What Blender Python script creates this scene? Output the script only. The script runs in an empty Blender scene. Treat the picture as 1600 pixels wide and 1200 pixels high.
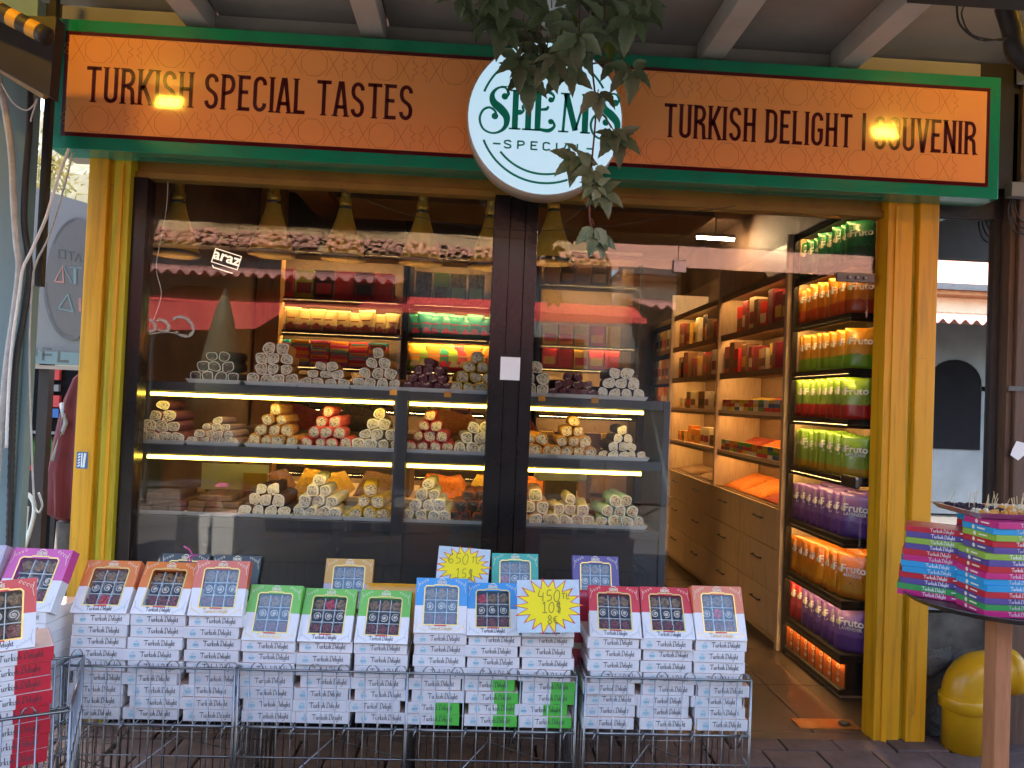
import bpy, bmesh, math, random
from mathutils import Vector, Matrix
PI = math.pi
rad = math.radians
R = random.Random(11)
sc = bpy.context.scene

# ------------------------------------------------------------------ camera
CAM = Vector((-0.0455, -3.4901, 1.58))
RV = Vector((0.9980495, -0.04763969, 0.04034426))
UV = Vector((-0.04131283, -0.0195244, 0.99895548))
FV = Vector((0.04680223, 0.99867375, 0.02145445))
cd = bpy.data.cameras.new('camera'); cam = bpy.data.objects.new('camera', cd)
sc.collection.objects.link(cam); sc.camera = cam
cd.sensor_width = 36; cd.lens = 1130 / 1600 * 36; cd.clip_start = .05; cd.clip_end = 3000
cam.matrix_world = Matrix(((RV.x, UV.x, -FV.x, CAM.x), (RV.y, UV.y, -FV.y, CAM.y), (RV.z, UV.z, -FV.z, CAM.z), (0, 0, 0, 1)))
def at(x, y, Y=None, X=None, Z=None):          # photograph pixel -> point at a known depth
    d = FV + RV * ((x - 800) / 1130) + UV * ((600 - y) / 1130)
    t = (Y - CAM.y) / d.y if Y is not None else (X - CAM.x) / d.x if X is not None else (Z - CAM.z) / d.z
    return CAM + d * t

# ------------------------------------------------------------------ world, sun, exposure
SUN_EL, SUN_AZ = rad(56), rad(332)              # azimuth of the sun, clockwise from +Y
w = bpy.data.worlds.new('World'); sc.world = w; w.use_nodes = True
nt = w.node_tree; nt.nodes.clear()
sky = nt.nodes.new('ShaderNodeTexSky'); sky.sky_type = 'NISHITA'; sky.sun_disc = False
sky.sun_elevation = SUN_EL; sky.sun_rotation = SUN_AZ; sky.air_density = 1.0; sky.dust_density = 2.5; sky.ozone_density = .6
bg = nt.nodes.new('ShaderNodeBackground'); bg.inputs[1].default_value = .15
wo = nt.nodes.new('ShaderNodeOutputWorld'); nt.links.new(sky.outputs[0], bg.inputs[0]); nt.links.new(bg.outputs[0], wo.inputs[0])
sl = bpy.data.lights.new('sun', 'SUN'); sl.energy = 4.0; sl.angle = rad(.5); sl.color = (1, .93, .82)
so = bpy.data.objects.new('sun', sl); sc.collection.objects.link(so)
sd = Vector((math.sin(SUN_AZ) * math.cos(SUN_EL), math.cos(SUN_AZ) * math.cos(SUN_EL), math.sin(SUN_EL)))
so.rotation_euler = sd.to_track_quat('Z', 'Y').to_euler(); so.location = (-5, 9, 14)
sc.view_settings.view_transform = 'Standard'; sc.view_settings.look = 'None'
sc.view_settings.exposure = 3.0; sc.view_settings.gamma = 1
sc.render.engine = 'CYCLES'
cy = sc.cycles
cy.use_denoising = True; cy.max_bounces = 10; cy.diffuse_bounces = 4; cy.glossy_bounces = 4; cy.transparent_max_bounces = 16
cy.sample_clamp_indirect = 6; cy.caustics_reflective = False; cy.caustics_refractive = False

# ------------------------------------------------------------------ materials
def nodes(name):
    m = bpy.data.materials.new(name); m.use_nodes = True
    n = m.node_tree.nodes; l = m.node_tree.links
    return m, n, l, n['Principled BSDF']
def tex_coord(n, l, kind='Object', scale=(1, 1, 1)):
    t = n.new('ShaderNodeTexCoord'); mp = n.new('ShaderNodeMapping'); mp.inputs['Scale'].default_value = scale
    l.new(t.outputs[kind], mp.inputs[0]); return mp.outputs[0]
def noise(n, l, vec, scale, detail=4, rough=.6):
    t = n.new('ShaderNodeTexNoise'); t.inputs['Scale'].default_value = scale; t.inputs['Detail'].default_value = detail
    t.inputs['Roughness'].default_value = rough; l.new(vec, t.inputs['Vector']); return t.outputs[0]
def ramp(n, l, fac, stops, interp='LINEAR'):
    r = n.new('ShaderNodeValToRGB'); e = r.color_ramp.elements; r.color_ramp.interpolation = interp
    while len(e) < len(stops): e.new(.5)
    for i, (p, c) in enumerate(stops): e[i].position = p; e[i].color = (c[0], c[1], c[2], 1)
    l.new(fac, r.inputs[0]); return r.outputs[0]
def sc_(c, k): return tuple(min(1, v * k) for v in c)
def bump(n, l, bsdf, h, strength, dist=.004):
    b = n.new('ShaderNodeBump'); b.inputs['Strength'].default_value = strength; b.inputs['Distance'].default_value = dist
    l.new(h, b.inputs['Height']); l.new(b.outputs[0], bsdf.inputs['Normal'])
def mat(name, col, rough=.6, metal=0, var=.15, scale=6, bmp=0, bscale=80, coat=0, emit=None, es=0, rnd=0, stretch=(1, 1, 1), spec=.5, worn=None):
    m, n, l, b = nodes(name)
    b.inputs['Roughness'].default_value = rough; b.inputs['Metallic'].default_value = metal
    b.inputs['Specular IOR Level'].default_value = spec
    b.inputs['Coat Weight'].default_value = coat; b.inputs['Coat Roughness'].default_value = .08
    v = tex_coord(n, l, 'Object', stretch)
    out = ramp(n, l, noise(n, l, v, scale), [(.3, sc_(col, 1 - var)), (.7, sc_(col, 1 + var))])
    if rnd:
        oi = n.new('ShaderNodeObjectInfo'); mr = n.new('ShaderNodeMapRange')
        mr.inputs[3].default_value = 1 - rnd; mr.inputs[4].default_value = 1 + rnd; l.new(oi.outputs['Random'], mr.inputs[0])
        hs = n.new('ShaderNodeHueSaturation'); l.new(mr.outputs[0], hs.inputs['Value']); l.new(out, hs.inputs['Color']); out = hs.outputs[0]
    if worn:      # chips with a shape of their own and vertical runs of grime
        v2 = tex_coord(n, l, 'Object')
        for fac, colr, lo, hi in ((noise(n, l, v2, 16, 7, .72), worn, .665, .685), (noise(n, l, tex_coord(n, l, 'Object', (14, 14, .8)), 2.2, 5, .6), sc_(col, .42), .50, .82)):
            f_ = ramp(n, l, fac, [(lo, (0, 0, 0)), (hi, (1, 1, 1))]); mx = n.new('ShaderNodeMix'); mx.data_type = 'RGBA'; mx.inputs[7].default_value = (*colr, 1)
            l.new(f_, mx.inputs[0]); l.new(out, mx.inputs[6]); out = mx.outputs[2]
    l.new(out, b.inputs['Base Color'])
    rr = n.new('ShaderNodeMapRange'); rr.inputs[3].default_value = max(.03, rough - .08); rr.inputs[4].default_value = min(1, rough + .1)
    l.new(noise(n, l, v, scale * 3, 3), rr.inputs[0]); l.new(rr.outputs[0], b.inputs['Roughness'])
    if bmp: bump(n, l, b, noise(n, l, v, bscale, 5), bmp)
    if emit: b.inputs['Emission Color'].default_value = (*emit, 1); b.inputs['Emission Strength'].default_value = es
    return m
def wood(name, c0, c1, rough=.5, axis='Z', sc0=3, coat=0, bmp=.15):
    m, n, l, b = nodes(name)
    st = {'X': (.12, 1, 1), 'Y': (1, .12, 1), 'Z': (1, 1, .12)}[axis]
    v = tex_coord(n, l, 'Object', st)
    f = noise(n, l, v, sc0 * 9, 6, .65)
    l.new(ramp(n, l, f, [(.3, c0), (.55, c1), (.75, sc_(c0, .8))]), b.inputs['Base Color'])
    b.inputs['Roughness'].default_value = rough; b.inputs['Coat Weight'].default_value = coat
    bump(n, l, b, f, bmp); return m
def lamp_mat(name, col, strength):
    m, n, l, b = nodes(name)
    b.inputs['Base Color'].default_value = (.8, .8, .8, 1); b.inputs['Emission Color'].default_value = (*col, 1); b.inputs['Emission Strength'].default_value = strength
    return m
def glass(name, f0=.05, tint=(1, 1, 1), rough=0.0, gloss=(1, 1, 1), wav=.0, smear=0):
    m = bpy.data.materials.new(name); m.use_nodes = True; n = m.node_tree.nodes; l = m.node_tree.links; n.clear()
    lw = n.new('ShaderNodeLayerWeight'); lw.inputs[0].default_value = .5
    p = n.new('ShaderNodeMath'); p.operation = 'POWER'; p.inputs[1].default_value = 5; l.new(lw.outputs['Facing'], p.inputs[0])
    a = n.new('ShaderNodeMath'); a.operation = 'MULTIPLY_ADD'; a.inputs[1].default_value = 1 - f0; a.inputs[2].default_value = f0; l.new(p.outputs[0], a.inputs[0])
    t = n.new('ShaderNodeBsdfTransparent'); t.inputs[0].default_value = (*tint, 1)
    g = n.new('ShaderNodeBsdfGlossy'); g.inputs['Color'].default_value = (*gloss, 1); g.inputs['Roughness'].default_value = rough
    if wav:
        v = tex_coord(n, l, 'Object'); b = n.new('ShaderNodeBump'); b.inputs['Strength'].default_value = wav; b.inputs['Distance'].default_value = .02
        l.new(noise(n, l, v, 3.0 if wav < .2 else 40, 2), b.inputs['Height']); l.new(b.outputs[0], g.inputs['Normal'])
    mx = n.new('ShaderNodeMixShader'); l.new(a.outputs[0], mx.inputs[0]); l.new(t.outputs[0], mx.inputs[1]); l.new(g.outputs[0], mx.inputs[2])
    o = n.new('ShaderNodeOutputMaterial'); l.new(mx.outputs[0], o.inputs[0]); return m
def filling(name, c0, c1, c2, scale=6):
    m, n, l, b = nodes(name); v = tex_coord(n, l)
    vo = n.new('ShaderNodeTexVoronoi'); vo.inputs['Scale'].default_value = scale; l.new(v, vo.inputs['Vector'])
    sp = n.new('ShaderNodeSeparateColor'); l.new(vo.outputs['Color'], sp.inputs[0])
    c = ramp(n, l, sp.outputs[0], [(0, c0), (.5, c0), (.52, c1), (.8, c1), (.82, c2)], 'CONSTANT')
    l.new(c, b.inputs['Base Color']); b.inputs['Roughness'].default_value = .45
    bump(n, l, b, vo.outputs['Distance'], .6); return m

M = {}
def mk(key, *a, **k): M[key] = mat(key, *a, **k)
mk('yellow', (.72, .33, .006), .42, var=.10, scale=2.5, bmp=.18, bscale=30, stretch=(1, 1, .12), worn=(.30, .20, .07))
mk('olive', (.52, .40, .012), .5, var=.2, scale=3, bmp=.2, bscale=30, stretch=(1, 1, .12), worn=(.16, .12, .05))
mk('black_panel', (.012, .010, .011), .22, var=.25, scale=2, spec=.4)
mk('charcoal', (.030, .033, .042), .42, var=.14, scale=2, bmp=.05)
mk('sign_orange', (.84, .345, .12), .015, var=.03, scale=1)
mk('sign_green', (.006, .23, .135), .2, var=.05, scale=1.2, coat=.3)
mk('sign_maroon', (.075, .008, .012), .03, var=.05)
mk('green_line', (.004, .10, .06), .4, var=.05)
mk('orange_line', (.40, .10, .025), .4, var=.1)
mk('disc_rim', (.42, .36, .33), .4, var=.08)
mk('teal_print', (.008, .36, .27), .3, var=.05)
mk('white_card', (.72, .71, .72), .5, var=.035, scale=14, rnd=.05)
mk('box_top', (.60, .40, .32), .5, var=.1, scale=20)
mk('box_green', (.10, .52, .07), .4, var=.06, scale=10)
mk('box_red', (.55, .02, .04), .4, var=.08, scale=10)
mk('ink', (.07, .065, .075), .5, var=.05)
mk('ink_blue', (.18, .55, .68), .5, var=.05)
mk('ink_white', (.8, .8, .8), .5, var=.03)
mk('ink_pale', (.75, .68, .50), .4, var=.05)
mk('gold', (.75, .52, .18), .3, metal=.6, var=.1, scale=30)
mk('steel_light', (.60, .60, .61), .3, metal=.9, var=.1, scale=20)
mk('chrome', (.25, .25, .26), .33, metal=1, var=.15, scale=20)
mk('steel_dark', (.10, .10, .105), .35, metal=.8, var=.2, scale=20)
mk('brass', (.72, .43, .06), .28, metal=.45, var=.12, scale=8)
mk('lamp_cone', (.72, .46, .07), .36, metal=.12, var=.15, scale=10)
mk('tray_white', (.66, .67, .66), .35, var=.05)
mk('tray_dark', (.03, .018, .014), .5)
mk('sweet_nut', (.27, .145, .06), .5, var=.55, scale=260, bmp=.5, bscale=300)
mk('sweet_dark', (.022, .012, .020), .4, var=.4, scale=150)
mk('sweet_red', (.19, .03, .032), .45, var=.6, scale=220, bmp=.5, bscale=300)
mk('sweet_swirl', (.66, .55, .42), .5, var=.2, scale=200)
mk('divider', (.62, .60, .58), .5)
mk('canopy_panel', (.31, .29, .27), .7, var=.25, scale=1.3, bmp=.1, bscale=20)
mk('canopy_beam', (.50, .47, .44), .6, var=.15, scale=3)
mk('dark_beam', (.018, .013, .012), .6, var=.3)
mk('hazard_yellow', (.60, .30, .02), .5, var=.1)
mk('teal_wall', (.155, .245, .265), .6, var=.14, scale=3, bmp=.2, bscale=14, stretch=(1, 1, .15))
mk('grey_sign', (.21, .21, .215), .55, var=.06, scale=2)
mk('oval_sign', (.125, .12, .12), .5, var=.05, scale=2)
mk('conduit', (.42, .42, .39), .6, var=.2, scale=20)
mk('cable_white', (.66, .66, .64), .5)
mk('cable_black', (.012, .012, .013), .5)
mk('plaster_sunny', (.50, .42, .25), .9, var=.25, scale=2.5, bmp=.7, bscale=7)
mk('beam_shaded', (.26, .14, .016), .5, var=.2)  # yellow beam; the shade under the sign is put into its colour
mk('parasol_red', (.09, .004, .008), .8, var=.25, scale=5, bmp=.3, bscale=18)
mk('bark', (.06, .045, .04), .9, var=.4, scale=12, bmp=.9, bscale=25)
mk('white_metal', (.55, .56, .56), .4, var=.08)
mk('leaf_a', (.10, .15, .075), .42, var=.3, scale=25, rnd=.25)
mk('leaf_b', (.14, .19, .11), .38, var=.3, scale=25, rnd=.2)
mk('leaf_young', (.14, .17, .02), .5, var=.3, scale=25)
mk('stem_red', (.13, .035, .025), .6, var=.2)
mk('grass_green', (.06, .17, .03), .7, var=.4, scale=30)
mk('dry_plant', (.33, .28, .09), .8, var=.5, scale=9)
mk('paver', (.105, .066, .058), .75, var=.3, scale=9, bmp=.5, bscale=70, rnd=.18)
mk('joint', (.035, .026, .024), .95, var=.3, scale=30)
mk('asphalt', (.075, .068, .062), .9, var=.15, scale=1.5, bmp=.4, bscale=40)
mk('floor_tile', (.068, .046, .034), .3, var=.3, scale=2.2, bmp=.03)
mk('interior_wall', (.11, .062, .036), .7, var=.35, scale=2.5, bmp=.1, bscale=12)
mk('interior_ceiling', (.12, .07, .042), .75, var=.25, scale=1.5)
mk('tile_dark', (.05, .05, .02), .7)
mk('shelf_dark', (.016, .012, .010), .5, var=.3)
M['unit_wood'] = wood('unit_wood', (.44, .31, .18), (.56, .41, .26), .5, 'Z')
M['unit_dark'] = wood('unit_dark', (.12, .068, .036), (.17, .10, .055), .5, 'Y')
M['post_wood'] = wood('post_wood', (.06, .03, .018), (.12, .065, .04), .65, 'Z', 2, bmp=.5)
M['stand_wood'] = wood('stand_wood', (.36, .13, .055), (.48, .20, .09), .45, 'Z', 3, coat=.1)
M['column_wood'] = wood('column_wood', (.26, .13, .035), (.40, .22, .07), .7, 'Z', 2, bmp=.5)
mk('pipe_yellow', (.60, .31, .006), .32, var=.12, scale=5, bmp=.05)
mk('grey_wall', (.27, .30, .32), .85, var=.18, scale=2, bmp=.2, bscale=15)
mk('rock', (.12, .12, .11), .9, var=.4, scale=9, bmp=.8, bscale=22)
mk('tin_pink', (.48, .22, .18), .55, var=.25, scale=3)
mk('tile_red', (.42, .19, .125), .85, var=.3, scale=5, bmp=.3, bscale=30, rnd=.25)
mk('roof_red', (.46, .215, .15), .85, var=.12, scale=4)
mk('cream_wall', (.74, .66, .47), .9, var=.08)
mk('pale_wall', (.66, .63, .57), .9, var=.08)
mk('blue_grey_wall', (.17, .19, .20), .9, var=.15, scale=2)
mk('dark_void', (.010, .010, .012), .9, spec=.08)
mk('awning_red', (.56, .055, .05), .7, var=.12, scale=2)
mk('awning_white', (.42, .36, .33), .7)
mk('sleeve', (.50, .62, .70), .25, var=.12, scale=14, bmp=.25, bscale=25)
mk('burst_yellow', (.86, .72, .012), .35, var=.03)
mk('burst_red', (.62, .03, .07), .4)
mk('marker', (.22, .19, .02), .6)
mk('sticker_blue', (.015, .12, .38), .4)
mk('bronze_plate', (.45, .23, .07), .3, metal=.8, var=.25, scale=14)
mk('printer', (.58, .55, .48), .5)
mk('toothpick', (.62, .48, .26), .7, var=.15)
mk('spice_orange', (.55, .16, .02), .9, var=.35, scale=60, bmp=.6, bscale=200)
mk('spice_yellow', (.52, .33, .04), .9, var=.35, scale=60, bmp=.6, bscale=200)
mk('spice_red', (.30, .04, .015), .9, var=.35, scale=60, bmp=.6, bscale=200)
mk('spice_brown', (.16, .09, .04), .9, var=.6, scale=90, bmp=.9, bscale=150)
mk('glass_jar', (.25, .16, .07), .12, var=.5, scale=40)
mk('brown_card', (.32, .20, .09), .7)
M['led'] = lamp_mat('led', (1, .66, .06), 3.4)
M['led_soft'] = lamp_mat('led_soft', (1, .60, .20), 10.0); M['led_back'] = lamp_mat('led_back', (1, .60, .20), 16.0)
M['fill_bulb'] = lamp_mat('fill_bulb', (1, .62, .25), 30.0)  # unseen bulbs inside the pendants, glow added to brighten the shop
M['flood'] = lamp_mat('flood', (1, .56, .05), 24.0)
M['tube'] = lamp_mat('tube', (1, .70, .38), 60.0); M['neon'] = lamp_mat('neon', (1, .78, .55), .2)
M['disc_white'] = lamp_mat('disc_white', (.55, .82, 1.0), .10); M['disc_white'].node_tree.nodes['Principled BSDF'].inputs['Base Color'].default_value = (.26, .30, .33, 1)
M['pane'] = glass('pane', .033, (.95, .96, .95), wav=.015)
M['door_glass'] = glass('door_glass', .03, (.97, .98, .97))
M['film'] = glass('film', .012, (.96, .98, .99), .05, (.92, .97, 1), wav=.1); M['film_shiny'] = glass('film_shiny', .05, (.93, .96, .98), .05, (.9, .97, 1), wav=.1)
M['mirror_film'] = glass('mirror_film', .72, (.22, .25, .27), 0, (.95, .97, 1))

# ------------------------------------------------------------------ mesh helpers
class MB:
    def __init__(s): s.v = []; s.f = []; s.m = []
    def add(s, vs, fs, mi=0):
        o = len(s.v); s.v += [tuple(p) for p in vs]; s.f += [tuple(i + o for i in f) for f in fs]; s.m += [mi] * len(fs); return s
    def box(s, x0, x1, y0, y1, z0, z1, mi=0, top=None):
        vs = [(x, y, z) for z in (z0, z1) for x, y in ((x0, y0), (x1, y0), (x1, y1), (x0, y1))]
        s.add(vs, [(3, 2, 1, 0), (0, 1, 5, 4), (1, 2, 6, 5), (2, 3, 7, 6), (3, 0, 4, 7)], mi)
        s.f.append(tuple(i + len(s.v) - 8 for i in (4, 5, 6, 7))); s.m.append(mi if top is None else top); return s
    def tube(s, pts, r, n=6, mi=0, cap=True):
        pts = [Vector(p) for p in pts]; rs = r if isinstance(r, (list, tuple)) else [r] * len(pts); vs = []; fs = []
        ref = None
        for i, p in enumerate(pts):
            d = (pts[min(i + 1, len(pts) - 1)] - pts[max(i - 1, 0)]).normalized()
            if ref is None: ref = Vector((0, 0, 1)) if abs(d.z) < .9 else Vector((1, 0, 0))
            a = d.cross(ref).normalized(); b = d.cross(a).normalized(); ref = -b if False else ref
            for k in range(n):
                t = 2 * PI * k / n; vs.append(p + (a * math.cos(t) + b * math.sin(t)) * rs[i])
        for i in range(len(pts) - 1):
            for k in range(n):
                k2 = (k + 1) % n; fs.append((i * n + k, (i + 1) * n + k, (i + 1) * n + k2, i * n + k2))
        if cap: fs.append(tuple(range(n))); fs.append(tuple(range((len(pts) - 1) * n, len(pts) * n))[::-1])
        return s.add(vs, fs, mi)
    def lathe(s, prof, n=16, mi=0, axis='Z', c=(0, 0, 0), cap=True):
        vs = []; fs = []
        for r, h in prof:
            for k in range(n):
                t = 2 * PI * k / n; a, b = r * math.cos(t), r * math.sin(t)
                q = {'Z': (a, b, h), 'Y': (a, h, -b), 'X': (h, a, b)}[axis]; vs.append((q[0] + c[0], q[1] + c[1], q[2] + c[2]))
        for i in range(len(prof) - 1):
            for k in range(n):
                k2 = (k + 1) % n; fs.append((i * n + k, i * n + k2, (i + 1) * n + k2, (i + 1) * n + k))
        if cap: fs.append(tuple(range(n))[::-1]); fs.append(tuple(range((len(prof) - 1) * n, len(prof) * n)))
        return s.add(vs, fs, mi)
    def stroke(s, pts, wd, y=0, mi=0, closed=False):      # flat printed line in the XZ plane, facing -Y
        p = [Vector((a[0], a[1])) for a in pts]; n = len(p); ws = wd if isinstance(wd, (list, tuple)) else [wd] * n; vs = []
        for i in range(n):
            a = p[(i - 1) % n] if (closed or i) else p[i]; b = p[(i + 1) % n] if (closed or i < n - 1) else p[i]
            d0 = (p[i] - a); d1 = (b - p[i])
            if d0.length < 1e-9: d0 = d1
            if d1.length < 1e-9: d1 = d0
            d0 = d0.normalized(); d1 = d1.normalized(); t = (d0 + d1)
            if t.length < 1e-6: t = d1
            t.normalize(); nn = Vector((-t.y, t.x)); k = 1 / max(.5, abs(nn.dot(Vector((-d1.y, d1.x)))))
            vs += [p[i] + nn * ws[i] * .5 * k, p[i] - nn * ws[i] * .5 * k]
        fs = [(2 * i, 2 * i + 1, (2 * i + 3) % (2 * n), (2 * i + 2) % (2 * n)) for i in range(n if closed else n - 1)]
        return s.add([(q.x, y, q.y) for q in vs], fs, mi)
    def nib(s, pts, wd, ang=rad(40), y=0, mi=0):
        dx, dz = math.cos(ang) * wd / 2, math.sin(ang) * wd / 2; vs = []
        for a in pts: vs += [(a[0] - dx, y, a[1] - dz), (a[0] + dx, y, a[1] + dz)]
        s.add(vs, [(2 * i, 2 * i + 1, 2 * i + 3, 2 * i + 2) for i in range(len(pts) - 1)], mi)
        return s.stroke(pts, wd * .28, y, mi)
    def disc(s, cx, cz, r, y=0, n=14, mi=0):
        return s.add([(cx + r * math.cos(2 * PI * k / n), y, cz + r * math.sin(2 * PI * k / n)) for k in range(n)], [tuple(range(n))[::-1]], mi)
    def mesh(s, name, mats, smooth=False, bevel=0, tri=False):
        me = bpy.data.meshes.new(name); me.from_pydata(s.v, [], s.f)
        for m in (mats if isinstance(mats, (list, tuple)) else [mats]): me.materials.append(M[m] if isinstance(m, str) else m)
        if any(s.m): me.polygons.foreach_set('material_index', s.m)
        if bevel or smooth == 'recalc':
            b = bmesh.new(); b.from_mesh(me)
            if bevel:
                bmesh.ops.remove_doubles(b, verts=b.verts, dist=1e-5)
                bmesh.ops.bevel(b, geom=list(b.edges), offset=bevel, segments=2, affect='EDGES', profile=.6, clamp_overlap=True)
            bmesh.ops.recalc_face_normals(b, faces=b.faces); b.to_mesh(me); b.free()
        if smooth: me.polygons.foreach_set('use_smooth', [True] * len(me.polygons))
        me.update(); return me
COL = sc.collection
def ob(name, me, parent=None, loc=(0, 0, 0), rot=(0, 0, 0), mats=None, scale=None):
    o = bpy.data.objects.new(name, me); COL.objects.link(o); o.location = loc; o.rotation_euler = rot
    if scale: o.scale = scale
    if parent: o.parent = parent
    if mats:
        for i, m in enumerate(mats):
            o.material_slots[i].link = 'OBJECT'; o.material_slots[i].material = M[m] if isinstance(m, str) else m
    return o
def tag(o, label, cat, group=None):
    o['label'] = label; o['category'] = cat
    if group: o['group'] = group
    return o
def thing(name, label, cat, loc=(0, 0, 0), rot=(0, 0, 0), group=None):
    o = bpy.data.objects.new(name, None); COL.objects.link(o); o.location = loc; o.rotation_euler = rot; o.empty_display_size = .1
    return tag(o, label, cat, group)
def structure(o): o['kind'] = 'structure'; return o
def box(name, mats, parent, x0, x1, y0, y1, z0, z1, bevel=0, loc=(0, 0, 0), rot=(0, 0, 0)):
    return ob(name, MB().box(x0, x1, y0, y1, z0, z1).mesh(name, mats, bevel=bevel), parent, loc, rot)
ORD = ['first', 'second', 'third', 'fourth', 'fifth', 'sixth', 'seventh', 'eighth', 'ninth', 'tenth', 'eleventh', 'twelfth', 'thirteenth', 'fourteenth', 'fifteenth', 'sixteenth', 'seventeenth', 'eighteenth']

# ------------------------------------------------------------------ lettering
def arc(cx, cy_, rx, ry, a0, a1, n=8): return [(cx + rx * math.cos(rad(a0 + (a1 - a0) * i / n)), cy_ + ry * math.sin(rad(a0 + (a1 - a0) * i / n))) for i in range(n + 1)]
def smooth(pts, k=5):
    o = []; n = len(pts)
    for i in range(n - 1):
        p0, p1, p2, p3 = pts[max(i - 1, 0)], pts[i], pts[i + 1], pts[min(i + 2, n - 1)]
        for j in range(k):
            t = j / k
            o.append(tuple(.5 * (2 * p1[d] + (p2[d] - p0[d]) * t + (2 * p0[d] - 5 * p1[d] + 4 * p2[d] - p3[d]) * t * t + (3 * p1[d] - p0[d] - 3 * p2[d] + p3[d]) * t ** 3) for d in range(len(p1))))
    o.append(tuple(pts[-1])); return o
SW = .105; A_ = SW / 2; W_ = .36; B_ = W_ - A_
def v_(x, y0=0, y1=1): return [(x, y0), (x, y1)]
GL = {
 'T': (.38, [[(0, 1 - A_), (.38, 1 - A_)], v_(.19)]),
 'U': (W_, [[(A_, 1), (A_, .22)] + arc(.18, .2, .18 - A_, .2 - A_, 180, 360)[0:] + [(B_, 1)]]),
 'R': (W_, [v_(A_), [(A_, 1 - A_), (.18, 1 - A_)] + arc(.18, .74, B_ - .18, .26 - A_, 90, -90) + [(A_, .48)], smooth([(.16, .48), (.27, .42), (B_ - .01, .3), (B_, .1), (B_ + .03, 0)])]),
 'K': (W_, [v_(A_), [(W_ - .03, 1), (A_ + .04, .42)], [(.14, .55), (W_, 0)]]),
 'I': (SW, [v_(A_)]),
 'S': (W_, [arc(.18, .77, B_ - .18, .23 - A_, 0, 180) + smooth([(A_, .70), (.10, .57), (.26, .43), (B_, .30)], 4) + arc(.18, .23, B_ - .18, .23 - A_, 0, -180)]),
 'H': (W_, [v_(A_), v_(B_), [(A_, .52), (B_, .52)]]),
 'P': (W_, [v_(A_), [(A_, 1 - A_), (.18, 1 - A_)] + arc(.18, .72, B_ - .18, .28 - A_, 90, -90) + [(A_, .44)]]),
 'E': (.31, [v_(A_), [(A_, 1 - A_), (.31, 1 - A_)], [(A_, .53), (.26, .53)], [(A_, A_), (.31, A_)]]),
 'C': (W_, [arc(.18, .77, B_ - .18, .23 - A_, -5, 180) + arc(.18, .23, B_ - .18, .23 - A_, 180, 365)]),
 'A': (.37, [[(.035, 0), (.155, 1 - A_), (.215, 1 - A_), (.335, 0)], [(.07, .27), (.3, .27)]]),
 'L': (.30, [v_(A_), [(A_, A_), (.30, A_)]]),
 'D': (W_, [v_(A_), [(A_, 1 - A_), (.16, 1 - A_)] + arc(.16, .76, B_ - .16, .24 - A_, 90, 0) + arc(.16, .24, B_ - .16, .24 - A_, 0, -90) + [(A_, A_)]]),
 'G': (W_, [arc(.18, .77, B_ - .18, .23 - A_, -5, 180) + arc(.18, .23, B_ - .18, .23 - A_, 180, 360) + [(B_, .47), (.19, .47)]]),
 'O': (W_, [arc(.18, .77, B_ - .18, .23 - A_, 0, 180) + arc(.18, .23, B_ - .18, .23 - A_, 180, 360) + [(B_, .77)]]),
 'V': (.36, [[(.035, 1), (.165, A_ - .03), (.195, A_ - .03), (.325, 1)]]),
 'N': (.38, [v_(A_), v_(.38 - A_), [(A_, .97), (.38 - A_, .03)]]),
 'M': (.5, [v_(A_), v_(.5 - A_), [(A_, .97), (.25, .3), (.5 - A_, .97)]]),
 '|': (SW * .7, [[(A_, -.06), (A_, 1.06)]]), ' ': (.14, []), '-': (.4, [[(0, .5), (.4, .5)]]),
}
def text_strokes(mb, txt, x, z, h, wscale=1, gap=.085, y=0, wt=SW, serif=True, mi=0):
    cx = x
    for ch in txt:
        wd, ss = GL[ch]
        for st in ss:
            mb.stroke([(cx + a * h * wscale, z + b * h) for a, b in st], wt * h, y, mi)
            if serif and ch in 'TRKIHPEALDNUVMS':
                for a, b in (st[0], st[-1]):
                    if b in (0, 1): mb.stroke([(cx + (a - .085) * h * wscale, z + (.018 if b == 0 else .982) * h), (cx + (a + .085) * h * wscale, z + (.018 if b == 0 else .982) * h)], .036 * h, y - .0002, mi)
        cx += (wd * wscale + gap) * h
    return cx - gap * h - x
def text_fit(mb, txt, x0, x1, z, h, **k):
    n = sum(GL[c][0] for c in txt); g = k.pop('gap', .085); tot = n + g * (len(txt) - 1)
    text_strokes(mb, txt, x0, z, h, wscale=((x1 - x0) / h - g * (len(txt) - 1)) / n, gap=g, **k)
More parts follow.
